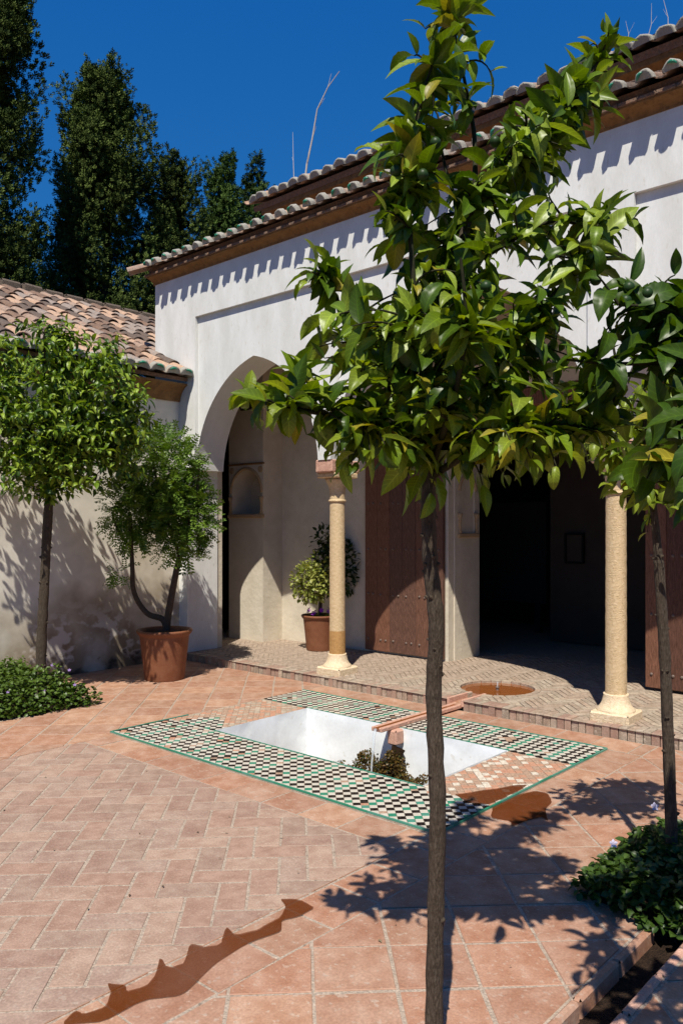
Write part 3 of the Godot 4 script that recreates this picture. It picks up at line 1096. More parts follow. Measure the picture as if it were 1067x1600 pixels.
	b.box(Vector3(-3.0, -0.08, 0.0), Vector3(-0.06, -0.01, XR + 8.1), Transform3D(slope, Vector3(XR, 5.93, -7.2)))
	put("roof_deck", b.mesh(), M.roof1, upper, T)
	roof_tiles(upper, T * Transform3D(slope, Vector3(0.77, 5.94, -7.2)), 46, 3, 0.1955, 0.33, true, 2.2, false, false)
	# portico ceiling, its left end and back walls
	b = MB.new()
	b.box(Vector3(-8.35, 4.30, -7.5), Vector3(XR, 4.40, -6.31))
	put("portico_ceiling", b.mesh(), M.wood0, h, T)
	b = MB.new()
	b.box(Vector3(-7.79, 0.0, -6.40), Vector3(-7.72, 4.3, -6.312))          # behind the left jamb
	b.box(Vector3(-9.3, 0.0, -6.46), Vector3(-7.80, 3.4, -6.401))
	b.box(Vector3(-8.20, 3.4, -6.46), Vector3(-7.80, 4.3, -6.401))
	b.box(Vector3(-8.345, 3.4, -7.66), Vector3(-8.20, 4.3, -6.312))
	put("end_wall", b.mesh(), M.trim, h, T)
	b = MB.new()
	b.box(Vector3(XR - 0.2, 0.0, -12.4), Vector3(XR + 0.1, 4.62, -6.31))
	put("end_wall", b.mesh(), M.trim, h, T)
	# left wall with the blind niche: front at z -7.03
	niche_wall("niche_wall", h, T * Transform3D(Basis(), Vector3(-7.995, 0, -7.03)), 0.68, 4.3, 0.34, 0.01, 0.285, 1.76, 2.04)
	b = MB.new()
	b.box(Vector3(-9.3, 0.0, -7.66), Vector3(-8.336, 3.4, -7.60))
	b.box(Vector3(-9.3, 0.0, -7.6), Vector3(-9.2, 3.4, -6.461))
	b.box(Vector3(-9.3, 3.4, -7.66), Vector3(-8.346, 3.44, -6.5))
	put("passage_wall", b.mesh(), M.dark, h, T)  # near-black wall colour stands in for the shade of the passage
	b = MB.new()
	b.box(Vector3(-7.72, 0.0, -7.9), Vector3(-5.0, 4.3, -7.373))
	b.box(Vector3(-7.9, 0.0, -7.9), Vector3(-7.655, 4.3, -7.385))
	b.box(Vector3(-5.0, 3.06, -7.9), Vector3(-2.72, 4.3, -7.48))
	b.box(Vector3(-2.72, 0.0, -7.98), Vector3(XR - 0.2, 4.3, -7.48))
	put("back_wall", b.mesh(), M.trim, h, T)
	b = MB.new()
	b.cbox(Vector3(-5.05, 2.86, -7.62), Vector3(-2.66, 3.05, -7.474), 0.01)
	put("lintel", b.mesh(), M.wood2, h, T)
	# doorway's left jamb carries a little niche of its own
	niche_wall("door_jamb", h, T * Transform3D(Basis(Vector3(0, 0, -1), Vector3(0, 1, 0), Vector3(1, 0, 0)), Vector3(-4.985, 0, -7.735)), 0.51, 3.05, 0.30, 0.0, 0.15, 1.52, 2.0)
	# two tall door leaves folded back against the wall
	door(h, T * Transform3D(Basis(), Vector3(-6.16, 0.12, -7.36)), 1.13, 2.98, "dark plank door leaf on the left of the doorway")
	door(h, T * Transform3D(Basis(), Vector3(-2.79, 0.12, -7.36)), 1.16, 2.98, "dark plank door leaf on the right of the doorway")
	# the dim hall inside
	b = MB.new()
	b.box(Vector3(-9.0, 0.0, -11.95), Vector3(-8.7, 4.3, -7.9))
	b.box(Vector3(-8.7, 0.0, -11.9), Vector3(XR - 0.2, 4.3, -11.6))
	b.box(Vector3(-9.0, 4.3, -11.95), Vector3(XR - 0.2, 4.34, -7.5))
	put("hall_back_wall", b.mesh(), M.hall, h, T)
	b = MB.new()
	b.cbox(Vector3(-6.9, 0.5, -10.3), Vector3(-5.3, 1.95, -10.22), 0.01)
	b.box(Vector3(-6.8, 0.09, -10.3), Vector3(-6.72, 0.5, -10.24))
	b.box(Vector3(-5.48, 0.09, -10.3), Vector3(-5.4, 0.5, -10.24))
	tag(put("display_board", b.mesh(), mat(null, lin(0.03, 0.032, 0.03), 0.3), null), "dark glossy display board standing inside the unlit hall", "board")
	b = MB.new()
	for q in [[-4.70, 1.12, -4.44, 1.145], [-4.70, 1.485, -4.44, 1.51], [-4.70, 1.145, -4.675, 1.485], [-4.465, 1.145, -4.44, 1.485]]:
		b.cbox(Vector3(q[0], q[1], -9.62), Vector3(q[2], q[3], -9.57), 0.006)
	var pic := thing("wall_notice", "framed dark notice hanging in the hall beyond the doorway", "notice", Vector3(-4.55, 1.05, -9.62))
	var PT := Transform3D(Basis(), -pic.position)
	put("frame", b.mesh(), M.dark, pic, PT)
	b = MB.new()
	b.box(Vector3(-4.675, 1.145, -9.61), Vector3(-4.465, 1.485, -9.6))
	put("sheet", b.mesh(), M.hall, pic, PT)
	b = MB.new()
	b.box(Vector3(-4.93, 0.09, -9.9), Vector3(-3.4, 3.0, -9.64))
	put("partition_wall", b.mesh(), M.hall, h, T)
	# floodlight under the left arch
	var lamp := thing("wall_floodlight", "small dark floodlight fixed high under the left arch", "lamp", Vector3(-7.80, 3.2, -7.03))
	b = MB.new()
	b.cbox(Vector3(-0.09, 0.0, 0.06), Vector3(0.09, 0.1, 0.22), 0.015, Transform3D(Basis(Vector3.RIGHT, 0.5), Vector3.ZERO))
	put("housing", b.mesh(), M.dark, lamp)
	b = MB.new()
	b.cbox(Vector3(-0.02, 0.03, 0.0), Vector3(0.02, 0.07, 0.09), 0.004)
	put("bracket", b.mesh(), M.stud, lamp)
	# dry twigs that sprout from the tiles
	twig("dry_twig", "long bare pale twig growing from the upper tiled roof", Vector3(-7.37, 6.05, -7.5), [Vector3(0, 0, 0), Vector3(0.07, 0.3, 0.02), Vector3(0.15, 0.62, 0.0), Vector3(0.27, 0.96, 0.03), Vector3(0.43, 1.2, 0.0), Vector3(0.63, 1.33, 0.0)], 0.014)
	twig("thin_twig", "short thin grey twig beside the long one on the roof", Vector3(-7.5, 6.05, -7.45), [Vector3(0, 0, 0), Vector3(0.0, 0.4, 0.02), Vector3(-0.03, 0.8, 0.0)], 0.006)
	for i in 7:
		var x := -3.15 + 0.19 * i
		twig("dry_weed", "dry pale weed stalk on the upper roof, %s of seven from the left" % ["first", "second", "third", "fourth", "fifth", "sixth", "last"][i], Vector3(x, 6.05, -7.3), [Vector3(0, 0, 0), Vector3(0.02 * (i % 3), 0.14, 0), Vector3(0.05 * (i % 3 - 1), 0.2 + 0.06 * (i % 4), 0.02)], 0.004, "dry weeds on the upper roof")


func twig(called: String, label: String, at: Vector3, path: Array, r: float, group := "") -> void:
	var m := MB.new()
	var rr := PackedFloat32Array()
	for i in path.size():
		rr.append(lerpf(r, r * 0.3, i / float(path.size() - 1)))
	m.tube(PackedVector3Array(path), rr, 6)
	for i in range(1, path.size() - 1):
		var d := Vector3(rng.randf_range(-0.5, 0.5), 0.6, rng.randf_range(-0.3, 0.3)).normalized() * (0.08 + r * 6.0)
		m.tube(PackedVector3Array([path[i], path[i] + d * 0.5, path[i] + d]), PackedFloat32Array([r * 0.35, r * 0.25, r * 0.12]), 5)
	tag(put(called, m.mesh(), mat(null, lin(0.55, 0.50, 0.44), 0.9), null, Transform3D(Basis(), at)), label, "twig", group)


# a wall whose face lies at local z = 0 with an arched recess in it, a ledge, two little shafts and a frame
func niche_wall(called: String, h: Node3D, t: Transform3D, w: float, tall: float, depth: float, nx: float, half: float, sill: float, spring: float) -> void:
	var box := CSGCombiner3D.new()
	box.name = called
	var solid := CSGBox3D.new()
	solid.name = "solid"
	solid.size = Vector3(w, tall, 0.56)
	solid.position = Vector3(0, tall / 2, -0.28)
	box.add_child(solid)
	var hole := CSGPolygon3D.new()
	hole.name = "recess"
	var q := PackedVector2Array([Vector2(nx - half, sill)])
	for i in 17:
		var a := PI - PI * i / 16
		q.append(Vector2(nx + cos(a) * half, spring + sin(a) * half * 1.08))
	q.append(Vector2(nx + half, sill))
	hole.polygon = q
	hole.depth = depth + 0.1
	hole.position = Vector3(0, 0, 0.1)
	hole.operation = CSGShape3D.OPERATION_SUBTRACTION
	box.add_child(hole)
	box.material_override = M.trim
	box.transform = t
	h.add_child(box, true)
	var m := MB.new()
	m.cbox(Vector3(nx - half - 0.06, sill - 0.05, -0.02), Vector3(nx + half + 0.06, sill - 0.002, 0.035), 0.008)
	put("niche_sill", m.mesh(), M.inner, h, t)
	for s in [-1.0, 1.0]:
		m = MB.new()
		m.lathe([[0.026, 0.0], [0.026, 0.02], [0.017, 0.03], [0.015, 0.13], [0.022, 0.14], [0.016, 0.155], [0.03, 0.2], [0.034, 0.23], [0.0, 0.231]], 10, Vector3(nx + s * (half + 0.022), sill, 0.012))
		put("colonnette", m.mesh(), M.inner, h, t)
	# moulded archivolt
	m = MB.new()
	var P := []
	for i in 25:
		var a := PI - PI * i / 24
		var d := Vector3(cos(a), sin(a) * 1.06, 0)
		var o := Vector3(nx, spring, 0)
		P.append(PackedVector3Array([o + d * (half + 0.002) + Vector3(0, 0, -0.01), o + d * (half + 0.004) + Vector3(0, 0, 0.016), o + d * (half + 0.028) + Vector3(0, 0, 0.022), o + d * (half + 0.044) + Vector3(0, 0, 0.001)]))
	m.grid(P)
	put("archivolt", m.mesh(), M.inner, h, t)
	if w > 0.6:
		for s in [-1.0, 1.0]:
			m = MB.new()
			m.lathe([[0.042, 0.0], [0.04, 0.014], [0.024, 0.016], [0.018, 0.006], [0.0, 0.012]], 16)
			put("rosette", m.mesh(), M.inner, h, t * Transform3D(Basis(Vector3.RIGHT, PI / 2), Vector3(nx + s * (half - 0.0), spring + half + 0.02, 0.0)))
		m = MB.new()
		m.cbox(Vector3(nx - half - 0.07, spring + half + 0.085, -0.01), Vector3(nx + half + 0.07, spring + half + 0.11, 0.02), 0.006)
		put("niche_frame", m.mesh(), M.ochre, h, t)


func door(h: Node3D, t: Transform3D, w: float, tall: float, label: String) -> void:
	var d := Node3D.new()
	d.name = "door_leaf"
	d.set_meta("label", label)
	h.add_child(d, true)
	d.transform = t
	var n := 6
	for i in n:
		var m := MB.new()
		m.cbox(Vector3(w * i / n + 0.0015, 0.0, 0.0), Vector3(w * (i + 1) / n - 0.0015, tall, 0.05 + rng.randf_range(-0.002, 0.002)), 0.004)
		put("plank", m.mesh(), M["wood%d" % (rng.randi() % 4)], d)
	for r in 6:
		for i in n:
			for s in [0.3, 0.7]:
				if (i + r) % 2 == 0 and s > 0.5:
					continue
				var m := MB.new()
				m.lathe([[0.015, 0.0], [0.0135, 0.006], [0.008, 0.0105], [0.0, 0.012]], 8)
				put("stud", m.mesh(), M.stud, d, Transform3D(Basis(Vector3.RIGHT, PI / 2), Vector3(w * (i + s) / n, 0.13 + r * 0.54 + rng.randf_range(-0.006, 0.006), 0.051)))


func build_garden_wall() -> void:
	var g := thing("garden_wall_wing", "low plastered wing with a brown tiled roof on the left", "building", Vector3(-7.86, 0, -4.0))
	var T := Transform3D(Basis(), Vector3(7.86, 0, 4.0))
	var b := MB.new()
	var rows := []
	var nz := FastNoiseLite.new()
	nz.seed = 8
	nz.frequency = 1.2
	for i in 25:
		var r := PackedVector3Array()
		for k in 61:
			var z := lerpf(0.6, -5.86, k / 60.0)
			var y := lerpf(3.2, -0.1, i / 24.0)
			r.append(Vector3(-7.86 + 0.012 * nz.get_noise_2d(z * 2.0, y * 2.0), y, z))
		rows.append(r)
	b.grid(rows)
	b.box(Vector3(-8.3, -0.1, -5.84), Vector3(-7.9, 3.2, 0.6))
	put("wall", b.mesh(), M.stain, g, T)
	b = MB.new()
	for q in [[Vector2(-7.90, 3.10), Vector2(-7.835, 3.10), Vector2(-7.83, 3.14), Vector2(-7.80, 3.2), Vector2(-7.74, 3.26), Vector2(-7.70, 3.28), Vector2(-7.70, 3.30), Vector2(-7.90, 3.30)]]:
		for i in q.size() - 1:
			b.quad(Vector3(q[i].x, q[i].y, -5.846), Vector3(q[i + 1].x, q[i + 1].y, -5.846), Vector3(q[i + 1].x, q[i + 1].y, 0.6), Vector3(q[i].x, q[i].y, 0.6))
	put("cornice", b.mesh(), M.ochre, g, T)
	var roof := Node3D.new()
	roof.name = "roof"
	g.add_child(roof, true)
	var sl := deg_to_rad(25)
	var slope := Basis(Vector3(cos(sl), -sin(sl), 0), Vector3(sin(sl), cos(sl), 0), Vector3(0, 0, 1))
	b = MB.new()
	b.box(Vector3(-3.95, -0.05, 0.0), Vector3(-0.1, -0.005, 9.6), Transform3D(slope, Vector3(-7.60, 3.33, -9.0)))
	put("roof_deck", b.mesh(), M.roof1, roof, T)
	roof_tiles(roof, T * Transform3D(slope, Vector3(-7.60, 3.34, -5.77)), 13, 11, 0.205, 0.325, true, 1.5)
	roof_tiles(roof, T * Transform3D(slope, Vector3(-7.60, 3.34, -5.77 + 13.0 * 0.205)), 17, 11, 0.205, 0.325, true, 1.5, false, true, true)
	# behind the palace corner the slope runs on, cut short at its eave
	roof_tiles(roof, T * Transform3D(slope, Vector3(-7.60, 3.34, -5.77) + slope * Vector3(-0.85, 0.0, -13.0 * 0.205)), 14, 9, 0.205, 0.325, false, 1.5)
	# ridge: a rounded cap of mortar and tiles
	for i in 33:
		var m := MB.new()
		m.cbox(Vector3(-0.16, -0.26, 0.004), Vector3(0.20, 0.07, 0.326), 0.03, Transform3D(Basis.from_euler(Vector3(rng.randf_range(-0.03, 0.03), 0, 0)), Vector3.ZERO))
		put("ridge_cap", m.mesh(), M.cap, roof, T * Transform3D(Basis(), Vector3(-11.2, 5.03 + rng.randf_range(-0.012, 0.012), -10.4 + i * 0.33)))


# ---------------------------------------------------------------- plants
func leaf_mesh(width: float, droop: float, fold: float, ripple: float, seg: int, twist: float) -> ArrayMesh:
	# a leaf of unit length along +x, face up
	var P := []
	var p := Vector3()
	var a := droop * 0.35
	var n := seg
	for i in n + 1:
		var t := i / float(n)
		var w := width * 0.5 * pow(sin(PI * pow(t, 0.80)), 0.95) if t < 0.999 else 0.002
		w = maxf(w, 0.006)
		var dir := Vector3(cos(a), sin(a), 0)
		var up := Vector3(-sin(a), cos(a), 0)
		var side := Vector3(0, 0, 1).rotated(dir, twist * t)
		up = up.rotated(dir, twist * t)
		var row := PackedVector3Array()
		for s in [-1.0, -0.5, 0.0, 0.5, 1.0]:
			var lift := absf(s) * fold * w - absf(s) * absf(s) * fold * w * 0.35
			lift += ripple * sin(t * TAU * 5.0 + absf(s) * 1.5) * absf(s) * w
			row.append(p + side * s * w + up * lift)
		P.append(row)
		p += dir / n
		a -= droop * 1.6 / n
	var b := MB.new()
	b.grid(P)
	return b.mesh()


var big_leaves: Array = []


func citrus(tr: Node3D, trunk: Array, r0: float, r1: float, branches: Array, blobs: Array, size: Vector2, per_twig: Vector2i, gap: float, most: int, yellow: float, palette: Array, droop := Vector2(-0.2, 0.75)) -> void:
	# trunk: points; branches: [radius, points]; blobs: [centre, radii, twigs]; all in the tree's own frame
	if big_leaves.is_empty():
		for v in [[0.38, 0.55, 0.45, 0.05, 0.0], [0.43, 0.9, 0.6, 0.09, 0.35], [0.36, 0.25, 0.7, 0.04, -0.35], [0.46, 0.7, 0.3, 0.10, 0.2], [0.40, 1.25, 0.5, 0.07, -0.25]]:
			big_leaves.append(leaf_mesh(v[0], v[1], v[2], v[3], 12, v[4]))
	var nz := FastNoiseLite.new()
	nz.seed = 77
	nz.frequency = 0.22
	var m := MB.new()
	var pts := smooth(trunk, 8)
	var rr := PackedFloat32Array()
	for i in pts.size():
		var t := i / float(pts.size() - 1)
		rr.append(lerpf(r0, r1, t) * (1.0 + 0.05 * sin(i * 1.9) + (0.25 * exp(-t * 18.0))))
	m.tube(pts, rr, 14, nz, 0.16)
	# old thorn stubs and pruning scars
	for i in 26:
		var k := rng.randi_range(2, pts.size() - 2)
		var d := Vector3(cos(i * 2.4), 0.35, sin(i * 2.4)).normalized()
		var s := rr[k] * rng.randf_range(0.25, 0.5)
		m.tube(PackedVector3Array([pts[k] + d * rr[k] * 0.7, pts[k] + d * (rr[k] + s * 0.4), pts[k] + d * (rr[k] + s * 0.9)]), PackedFloat32Array([s * 0.9, s * 0.6, s * 0.15]), 6)
	put("trunk", m.mesh(), M.bark, tr)
	var nodes: Array[Vector3] = []
	for br in branches:
		var bp := smooth(br[1], 5)
		var rad := PackedFloat32Array()
		for i in bp.size():
			rad.append(lerpf(br[0], br[0] * 0.3, i / float(bp.size() - 1)))
			nodes.append(bp[i])
		m = MB.new()
		m.tube(bp, rad, 8, nz, 0.12)
		put("branch", m.mesh(), M.bark if br[0] > 0.0205 else M.twig, tr)
	var tw := MB.new()
	var leaves := []
	var down := Vector3.DOWN
	for bl in blobs:
		for q in int(bl[2]):
			var dir := Vector3(rng.randfn(), rng.randfn(), rng.randfn()).normalized()
			var p: Vector3 = bl[0] + dir * pow(rng.randf(), 0.42) * (bl[1] as Vector3)
			if tr.position.x + (tr.basis * p).x < -7.74:
				p = tr.basis.inverse() * ((tr.basis * p) + Vector3(0.25, 0, 0))
			var best := nodes[0]
			var bd := 1e9
			for nd in nodes:
				var dd := nd.distance_to(p) + maxf(0.0, nd.y - p.y) * 0.5
				if dd < bd:
					bd = dd
					best = nd
			var span := p - best
			if span.length() < 0.05:
				p = best + dir * 0.1
				span = p - best
			if span.length() > 0.5:
				best = p - span.normalized() * 0.5 if false else best
			var mid := best + span * 0.5 + Vector3(rng.randf_range(-0.03, 0.03), 0.03 + 0.1 * span.length(), rng.randf_range(-0.03, 0.03))
			var tp := PackedVector3Array()
			var trd := PackedFloat32Array()
			for i in 6:
				var t := i / 5.0
				tp.append(best.lerp(mid, t).lerp(mid.lerp(p, t), t))
				trd.append(lerpf(0.0042, 0.0016, t) * (size.y / 0.14))
			tw.tube(tp, trd, 5)
			var cnt := rng.randi_range(per_twig.x, per_twig.y)
			var L := span.length()
			var phase := rng.randf() * TAU
			for i in cnt:
				var t := clampf(1.0 - i * gap / L, 0.0, 1.0)
				var at := best.lerp(mid, t).lerp(mid.lerp(p, t), t)
				var axis := (span.normalized() + Vector3.UP * 0.25).normalized()
				var rad := axis.cross(Vector3(0.3, 0.2, 1).normalized()).normalized().rotated(axis, phase + i * 2.4)
				var ld := (axis * (0.75 if i == 0 else rng.randf_range(0.15, 0.6)) + rad * (0.5 if i == 0 else 1.0) + down * rng.randf_range(droop.x, droop.y)).normalized()
				var up := (Vector3.UP * 0.35 + SUN_TO * 0.6 + rad * 0.3 + Vector3(rng.randfn(), rng.randfn() * 0.6, rng.randfn()) * 0.42).normalized()
				var z := ld.cross(up)
				if z.length() < 0.1:
					z = ld.cross(Vector3.RIGHT)
				z = z.normalized()
				up = z.cross(ld).normalized()
				var s := lerpf(size.x, size.y, pow(rng.randf(), 1.35)) * (0.75 if i == 0 else 1.0)
				leaves.append([Transform3D(Basis(ld, up, z) * Basis().scaled(Vector3(s, s, s * rng.randf_range(0.85, 1.1))), at), rng.randf()])
	kind(put("twig_growth", tw.mesh(), M.twig, tr), "stuff")
	# the nearest leaves one by one, the rest together
	var g := tr.transform
	var eye := Vector3(0, CAM_H, 0)
	for l in leaves:
		var w: Vector3 = g * (l[0].origin as Vector3)
		l.append(w.distance_to(eye) + (0.0 if in_view(w, 20.0) else 50.0))
	leaves.sort_custom(func(a, c): return a[2] < c[2])
	var far: Array = [[], [], []]
	var farc: Array = [[], [], []]
	for i in leaves.size():
		var c: float = leaves[i][1]
		var idx := 3 if c > 1.0 - yellow else (0 if c < 0.27 else (1 if c < 0.66 else 2))
		if i < most:
			put("leaf", big_leaves[rng.randi() % 5], M[palette[idx]], tr, leaves[i][0])
		else:
			var v := rng.randi() % 3
			far[v].append(leaves[i][0])
			farc[v].append(M[palette[idx]].albedo_color.srgb_to_linear() * rng.randf_range(0.85, 1.15))
	for v in 3:
		many("foliage", big_leaves[v], M.leaves, far[v], tr, farc[v])


func smooth(p: Array, k: int) -> PackedVector3Array:
	var c := Curve3D.new()
	for i in p.size():
		var a: Vector3 = p[maxi(i - 1, 0)]
		var b: Vector3 = p[mini(i + 1, p.size() - 1)]
		c.add_point(p[i], (a - b) / 6.0, (b - a) / 6.0)
	var out := PackedVector3Array()
	var n := (p.size() - 1) * k
	for i in n + 1:
		out.append(c.sample(mini(i / k, p.size() - 2) if i < n else p.size() - 2, (i % k) / float(k) if i < n else 1.0))
	return out


func fruit(tr: Node3D, at: Vector3, r: float) -> void:
	var m := MB.new()
	m.lathe([[0.0, r], [r * 0.5, r * 0.87], [r * 0.87, r * 0.5], [r, 0.0], [r * 0.87, -r * 0.5], [r * 0.5, -r * 0.87], [0.0, -r]], 14)
	put("fruit", m.mesh(), M.fruit, tr, Transform3D(Basis(), at))


# a point of a tree's own frame from how far right of the trunk's foot and how high it is
func build_orange_trees() -> void:
	var yaw := Basis(Vector3.UP, deg_to_rad(YAW))
	var k := 2.4 / FOCAL
	var at := func(x: float, y: float, z: float) -> Vector3: return Vector3((x - 677.0) * k, CAM_H + (822.0 - y) * k, z)
	# the slender tree in the middle of the view
	var tr := thing("orange_tree", "slender young orange tree standing nearest, its thin trunk before the pool", "tree", Vector3(-1.39, 0.0, -1.97), "orange trees of the courtyard")
	tr.basis = yaw
	var branches := [
		[0.0222, [at.call(669, 800, 0), at.call(672, 740, 0), at.call(688, 600, 0.02), at.call(704, 440, 0.03), at.call(722, 375, 0.03), at.call(745, 300, 0.0), at.call(790, 255, -0.03), at.call(850, 215, -0.06), at.call(905, 130, -0.08), at.call(950, 70, -0.1)]],
		[0.011, [at.call(672, 730, 0), at.call(652, 600, 0.1), at.call(640, 470, 0.14), at.call(634, 330, 0.13), at.call(650, 200, 0.12), at.call(668, 140, 0.12)]],
		[0.009, [at.call(702, 450, 0.03), at.call(716, 330, -0.03), at.call(700, 240, -0.08), at.call(692, 180, -0.1)]],
		[0.009, [at.call(742, 310, 0.0), at.call(748, 200, -0.08), at.call(740, 130, -0.1), at.call(722, 30, -0.12), at.call(716, -20, -0.12)]],
		[0.012, [at.call(672, 735, 0), at.call(620, 690, 0.1), at.call(560, 668, 0.16), at.call(500, 660, 0.2), at.call(450, 652, 0.22), at.call(400, 636, 0.22)]],
		[0.012, [at.call(672, 720, 0), at.call(610, 600, -0.1), at.call(565, 490, -0.16), at.call(525, 440, -0.18), at.call(495, 385, -0.18)]],
		[0.013, [at.call(676, 730, 0), at.call(750, 610, 0.08), at.call(830, 500, 0.1), at.call(890, 440, 0.1), at.call(930, 420, 0.1)]],
		[0.012, [at.call(674, 745, 0), at.call(750, 700, 0.18), at.call(840, 680, 0.22), at.call(900, 690, 0.24)]],
		[0.009, [at.call(704, 440, 0.03), at.call(780, 400, 0.1), at.call(850, 370, 0.12), at.call(920, 390, 0.12)]],
		[0.012, [at.call(674, 730, 0), at.call(690, 650, 0.22), at.call(700, 560, 0.34), at.call(690, 470, 0.38)]],
		[0.012, [at.call(672, 730, 0), at.call(660, 620, -0.22), at.call(650, 520, -0.36), at.call(660, 430, -0.4)]],
	]
	var bl := func(x: float, y: float, rx: float, ry: float, z: float, rz: float, n: int) -> Array: return [at.call(x, y, z), Vector3(rx * k, ry * k, rz), n]
	var blobs := [
		bl.call(690, 560, 165, 110, 0.0, 0.36, 66), bl.call(555, 560, 100, 100, 0.05, 0.25, 27), bl.call(815, 560, 95, 110, 0.05, 0.28, 29),
		bl.call(700, 400, 115, 90, 0.0, 0.28, 34), bl.call(632, 290, 44, 85, 0.1, 0.12, 14), bl.call(690, 165, 34, 70, -0.05, 0.09, 6),
		bl.call(722, 35, 24, 55, -0.1, 0.07, 7), bl.call(655, 130, 40, 50, 0.1, 0.08, 4), bl.call(840, 240, 85, 62, 0.0, 0.2, 22), bl.call(770, 330, 60, 60, 0.0, 0.2, 10), bl.call(905, 140, 45, 60, -0.06, 0.1, 11),
		bl.call(962, 45, 32, 36, -0.1, 0.07, 4), bl.call(880, 385, 70, 60, 0.1, 0.2, 14), bl.call(450, 645, 75, 45, 0.2, 0.14, 8), bl.call(500, 405, 36, 45, -0.15, 0.1, 5),
		bl.call(680, 685, 150, 45, 0.05, 0.34, 30), bl.call(800, 705, 90, 52, 0.2, 0.2, 20), bl.call(900, 620, 60, 60, 0.1, 0.2, 9),
		bl.call(580, 690, 75, 42, 0.15, 0.2, 10), bl.call(540, 725, 40, 34, 0.2, 0.12, 7),
	]
	citrus(tr, [Vector3(0, -0.1, 0), Vector3(0.004, 0.3, 0), Vector3(0.011, 0.75, 0.01), Vector3(0.002, 1.08, -0.01), Vector3(0.008, 1.3, 0.005), Vector3(-0.010, 1.5, 0), at.call(669, 800, 0)], 0.0262, 0.0225, branches, blobs, Vector2(0.060, 0.145), Vector2i(6, 11), 0.024, 300, 0.035, ["leaf0", "leaf1", "leaf2", "leaf3"])
	for f in [[648, 190, 0.1], [671, 262, 0.15], [624, 368, 0.1], [740, 480, 0.2], [768, 235, 0.05], [905, 462, 0.15], [612, 310, 0.18], [650, 320, 0.2]]:
		fruit(tr, at.call(f[0], f[1], f[2]), 0.0165)
	# the one by the right column
	var k2 := 3.49 / FOCAL
	var at2 := func(x: float, y: float, z: float) -> Vector3: return Vector3((x - 1052.0) * k2, CAM_H + (822.0 - y) * k2, z)
	var t2 := thing("orange_tree", "thin orange tree rising from the right flower bed in front of the right column", "tree", Vector3(-1.24, 0.0, -3.57), "orange trees of the courtyard")
	t2.basis = yaw
	branches = [
		[0.021, [at2.call(1029, 870, 0), at2.call(1022, 800, 0), at2.call(1010, 700, 0), at2.call(1000, 600, 0.05)]],
		[0.012, [at2.call(1022, 800, 0), at2.call(980, 740, 0.1), at2.call(930, 700, 0.15)]],
		[0.012, [at2.call(1022, 790, 0), at2.call(1080, 700, -0.1), at2.call(1120, 620, -0.1)]],
		[0.010, [at2.call(1015, 740, 0), at2.call(1040, 680, 0.2), at2.call(1050, 640, 0.25)]],
	]
	blobs = [[at2.call(1010, 690, 0.0), Vector3(0.29, 0.29, 0.3), 70], [at2.call(1090, 660, 0), Vector3(0.25, 0.3, 0.3), 34], [at2.call(950, 725, 0.1), Vector3(0.13, 0.15, 0.15), 12], [at2.call(1035, 770, 0.1), Vector3(0.2, 0.12, 0.2), 12]]
	citrus(t2, [Vector3(0, -0.05, 0), at2.call(1048, 1250, 0), at2.call(1040, 1050, 0), at2.call(1031, 900, 0), at2.call(1029, 870, 0)], 0.027, 0.021, branches, blobs, Vector2(0.07, 0.115), Vector2i(4, 8), 0.028, 300, 0.05, ["leaf1", "leaf2", "leaf2", "leaf3"])
	# a neighbour whose trunk stands just outside the view on the right, its leaves hanging in
	var k3 := 2.1 / FOCAL
	var at3 := func(x: float, y: float, z: float) -> Vector3: return Vector3((x - 1250.0) * k3, CAM_H + (822.0 - y) * k3, z)
	var t3 := thing("orange_tree", "orange tree whose dark leafy branch and green fruit hang in from the right", "tree", Vector3(-0.50, 0.0, -2.37), "orange trees of the courtyard")
	t3.basis = yaw
	branches = [
		[0.026, [at3.call(1250, 750, 0), at3.call(1240, 650, 0), at3.call(1220, 500, 0), at3.call(1210, 400, 0)]],
		[0.010, [at3.call(1245, 700, 0), at3.call(1150, 600, 0.05), at3.call(1060, 575, 0.05), at3.call(960, 572, 0.03), at3.call(888, 562, 0.0)]],
		[0.009, [at3.call(1150, 600, 0.05), at3.call(1080, 520, 0.05), at3.call(1010, 490, 0.05), at3.call(960, 485, 0.05)]],
		[0.008, [at3.call(1100, 590, 0.05), at3.call(1050, 660, 0.1), at3.call(1010, 720, 0.12)]],
		[0.012, [at3.call(1240, 690, 0), at3.call(1300, 560, -0.2), at3.call(1330, 480, -0.2)]],
		[0.012, [at3.call(1240, 690, 0), at3.call(1230, 560, 0.3), at3.call(1200, 480, 0.35)]],
	]
	blobs = [[at3.call(1240, 560, 0.0), Vector3(0.27, 0.34, 0.42), 44], [at3.call(1105, 600, 0.0), Vector3(0.11, 0.12, 0.18), 6], [Vector3(-0.33, 1.76, 0.62), Vector3(0.27, 0.26, 0.42), 40], [Vector3(0.1, 1.8, 0.5), Vector3(0.3, 0.3, 0.4), 30], [at3.call(985, 515, 0.04), Vector3(0.10, 0.085, 0.08), 12], [at3.call(1030, 690, 0.1), Vector3(0.07, 0.12, 0.1), 4], [at3.call(925, 590, 0.0), Vector3(0.06, 0.05, 0.06), 3], [at3.call(1300, 560, -0.1), Vector3(0.3, 0.35, 0.4), 24], [at3.call(1065, 495, 0.03), Vector3(0.05, 0.05, 0.06), 5]]
	citrus(t3, [Vector3(0, -0.05, 0), Vector3(0.01, 0.6, 0), Vector3(-0.01, 1.2, 0), at3.call(1250, 750, 0)], 0.033, 0.026, branches, blobs, Vector2(0.09, 0.145), Vector2i(4, 7), 0.034, 300, 0.03, ["leafL0", "leaf0", "leaf0", "leaf3"])
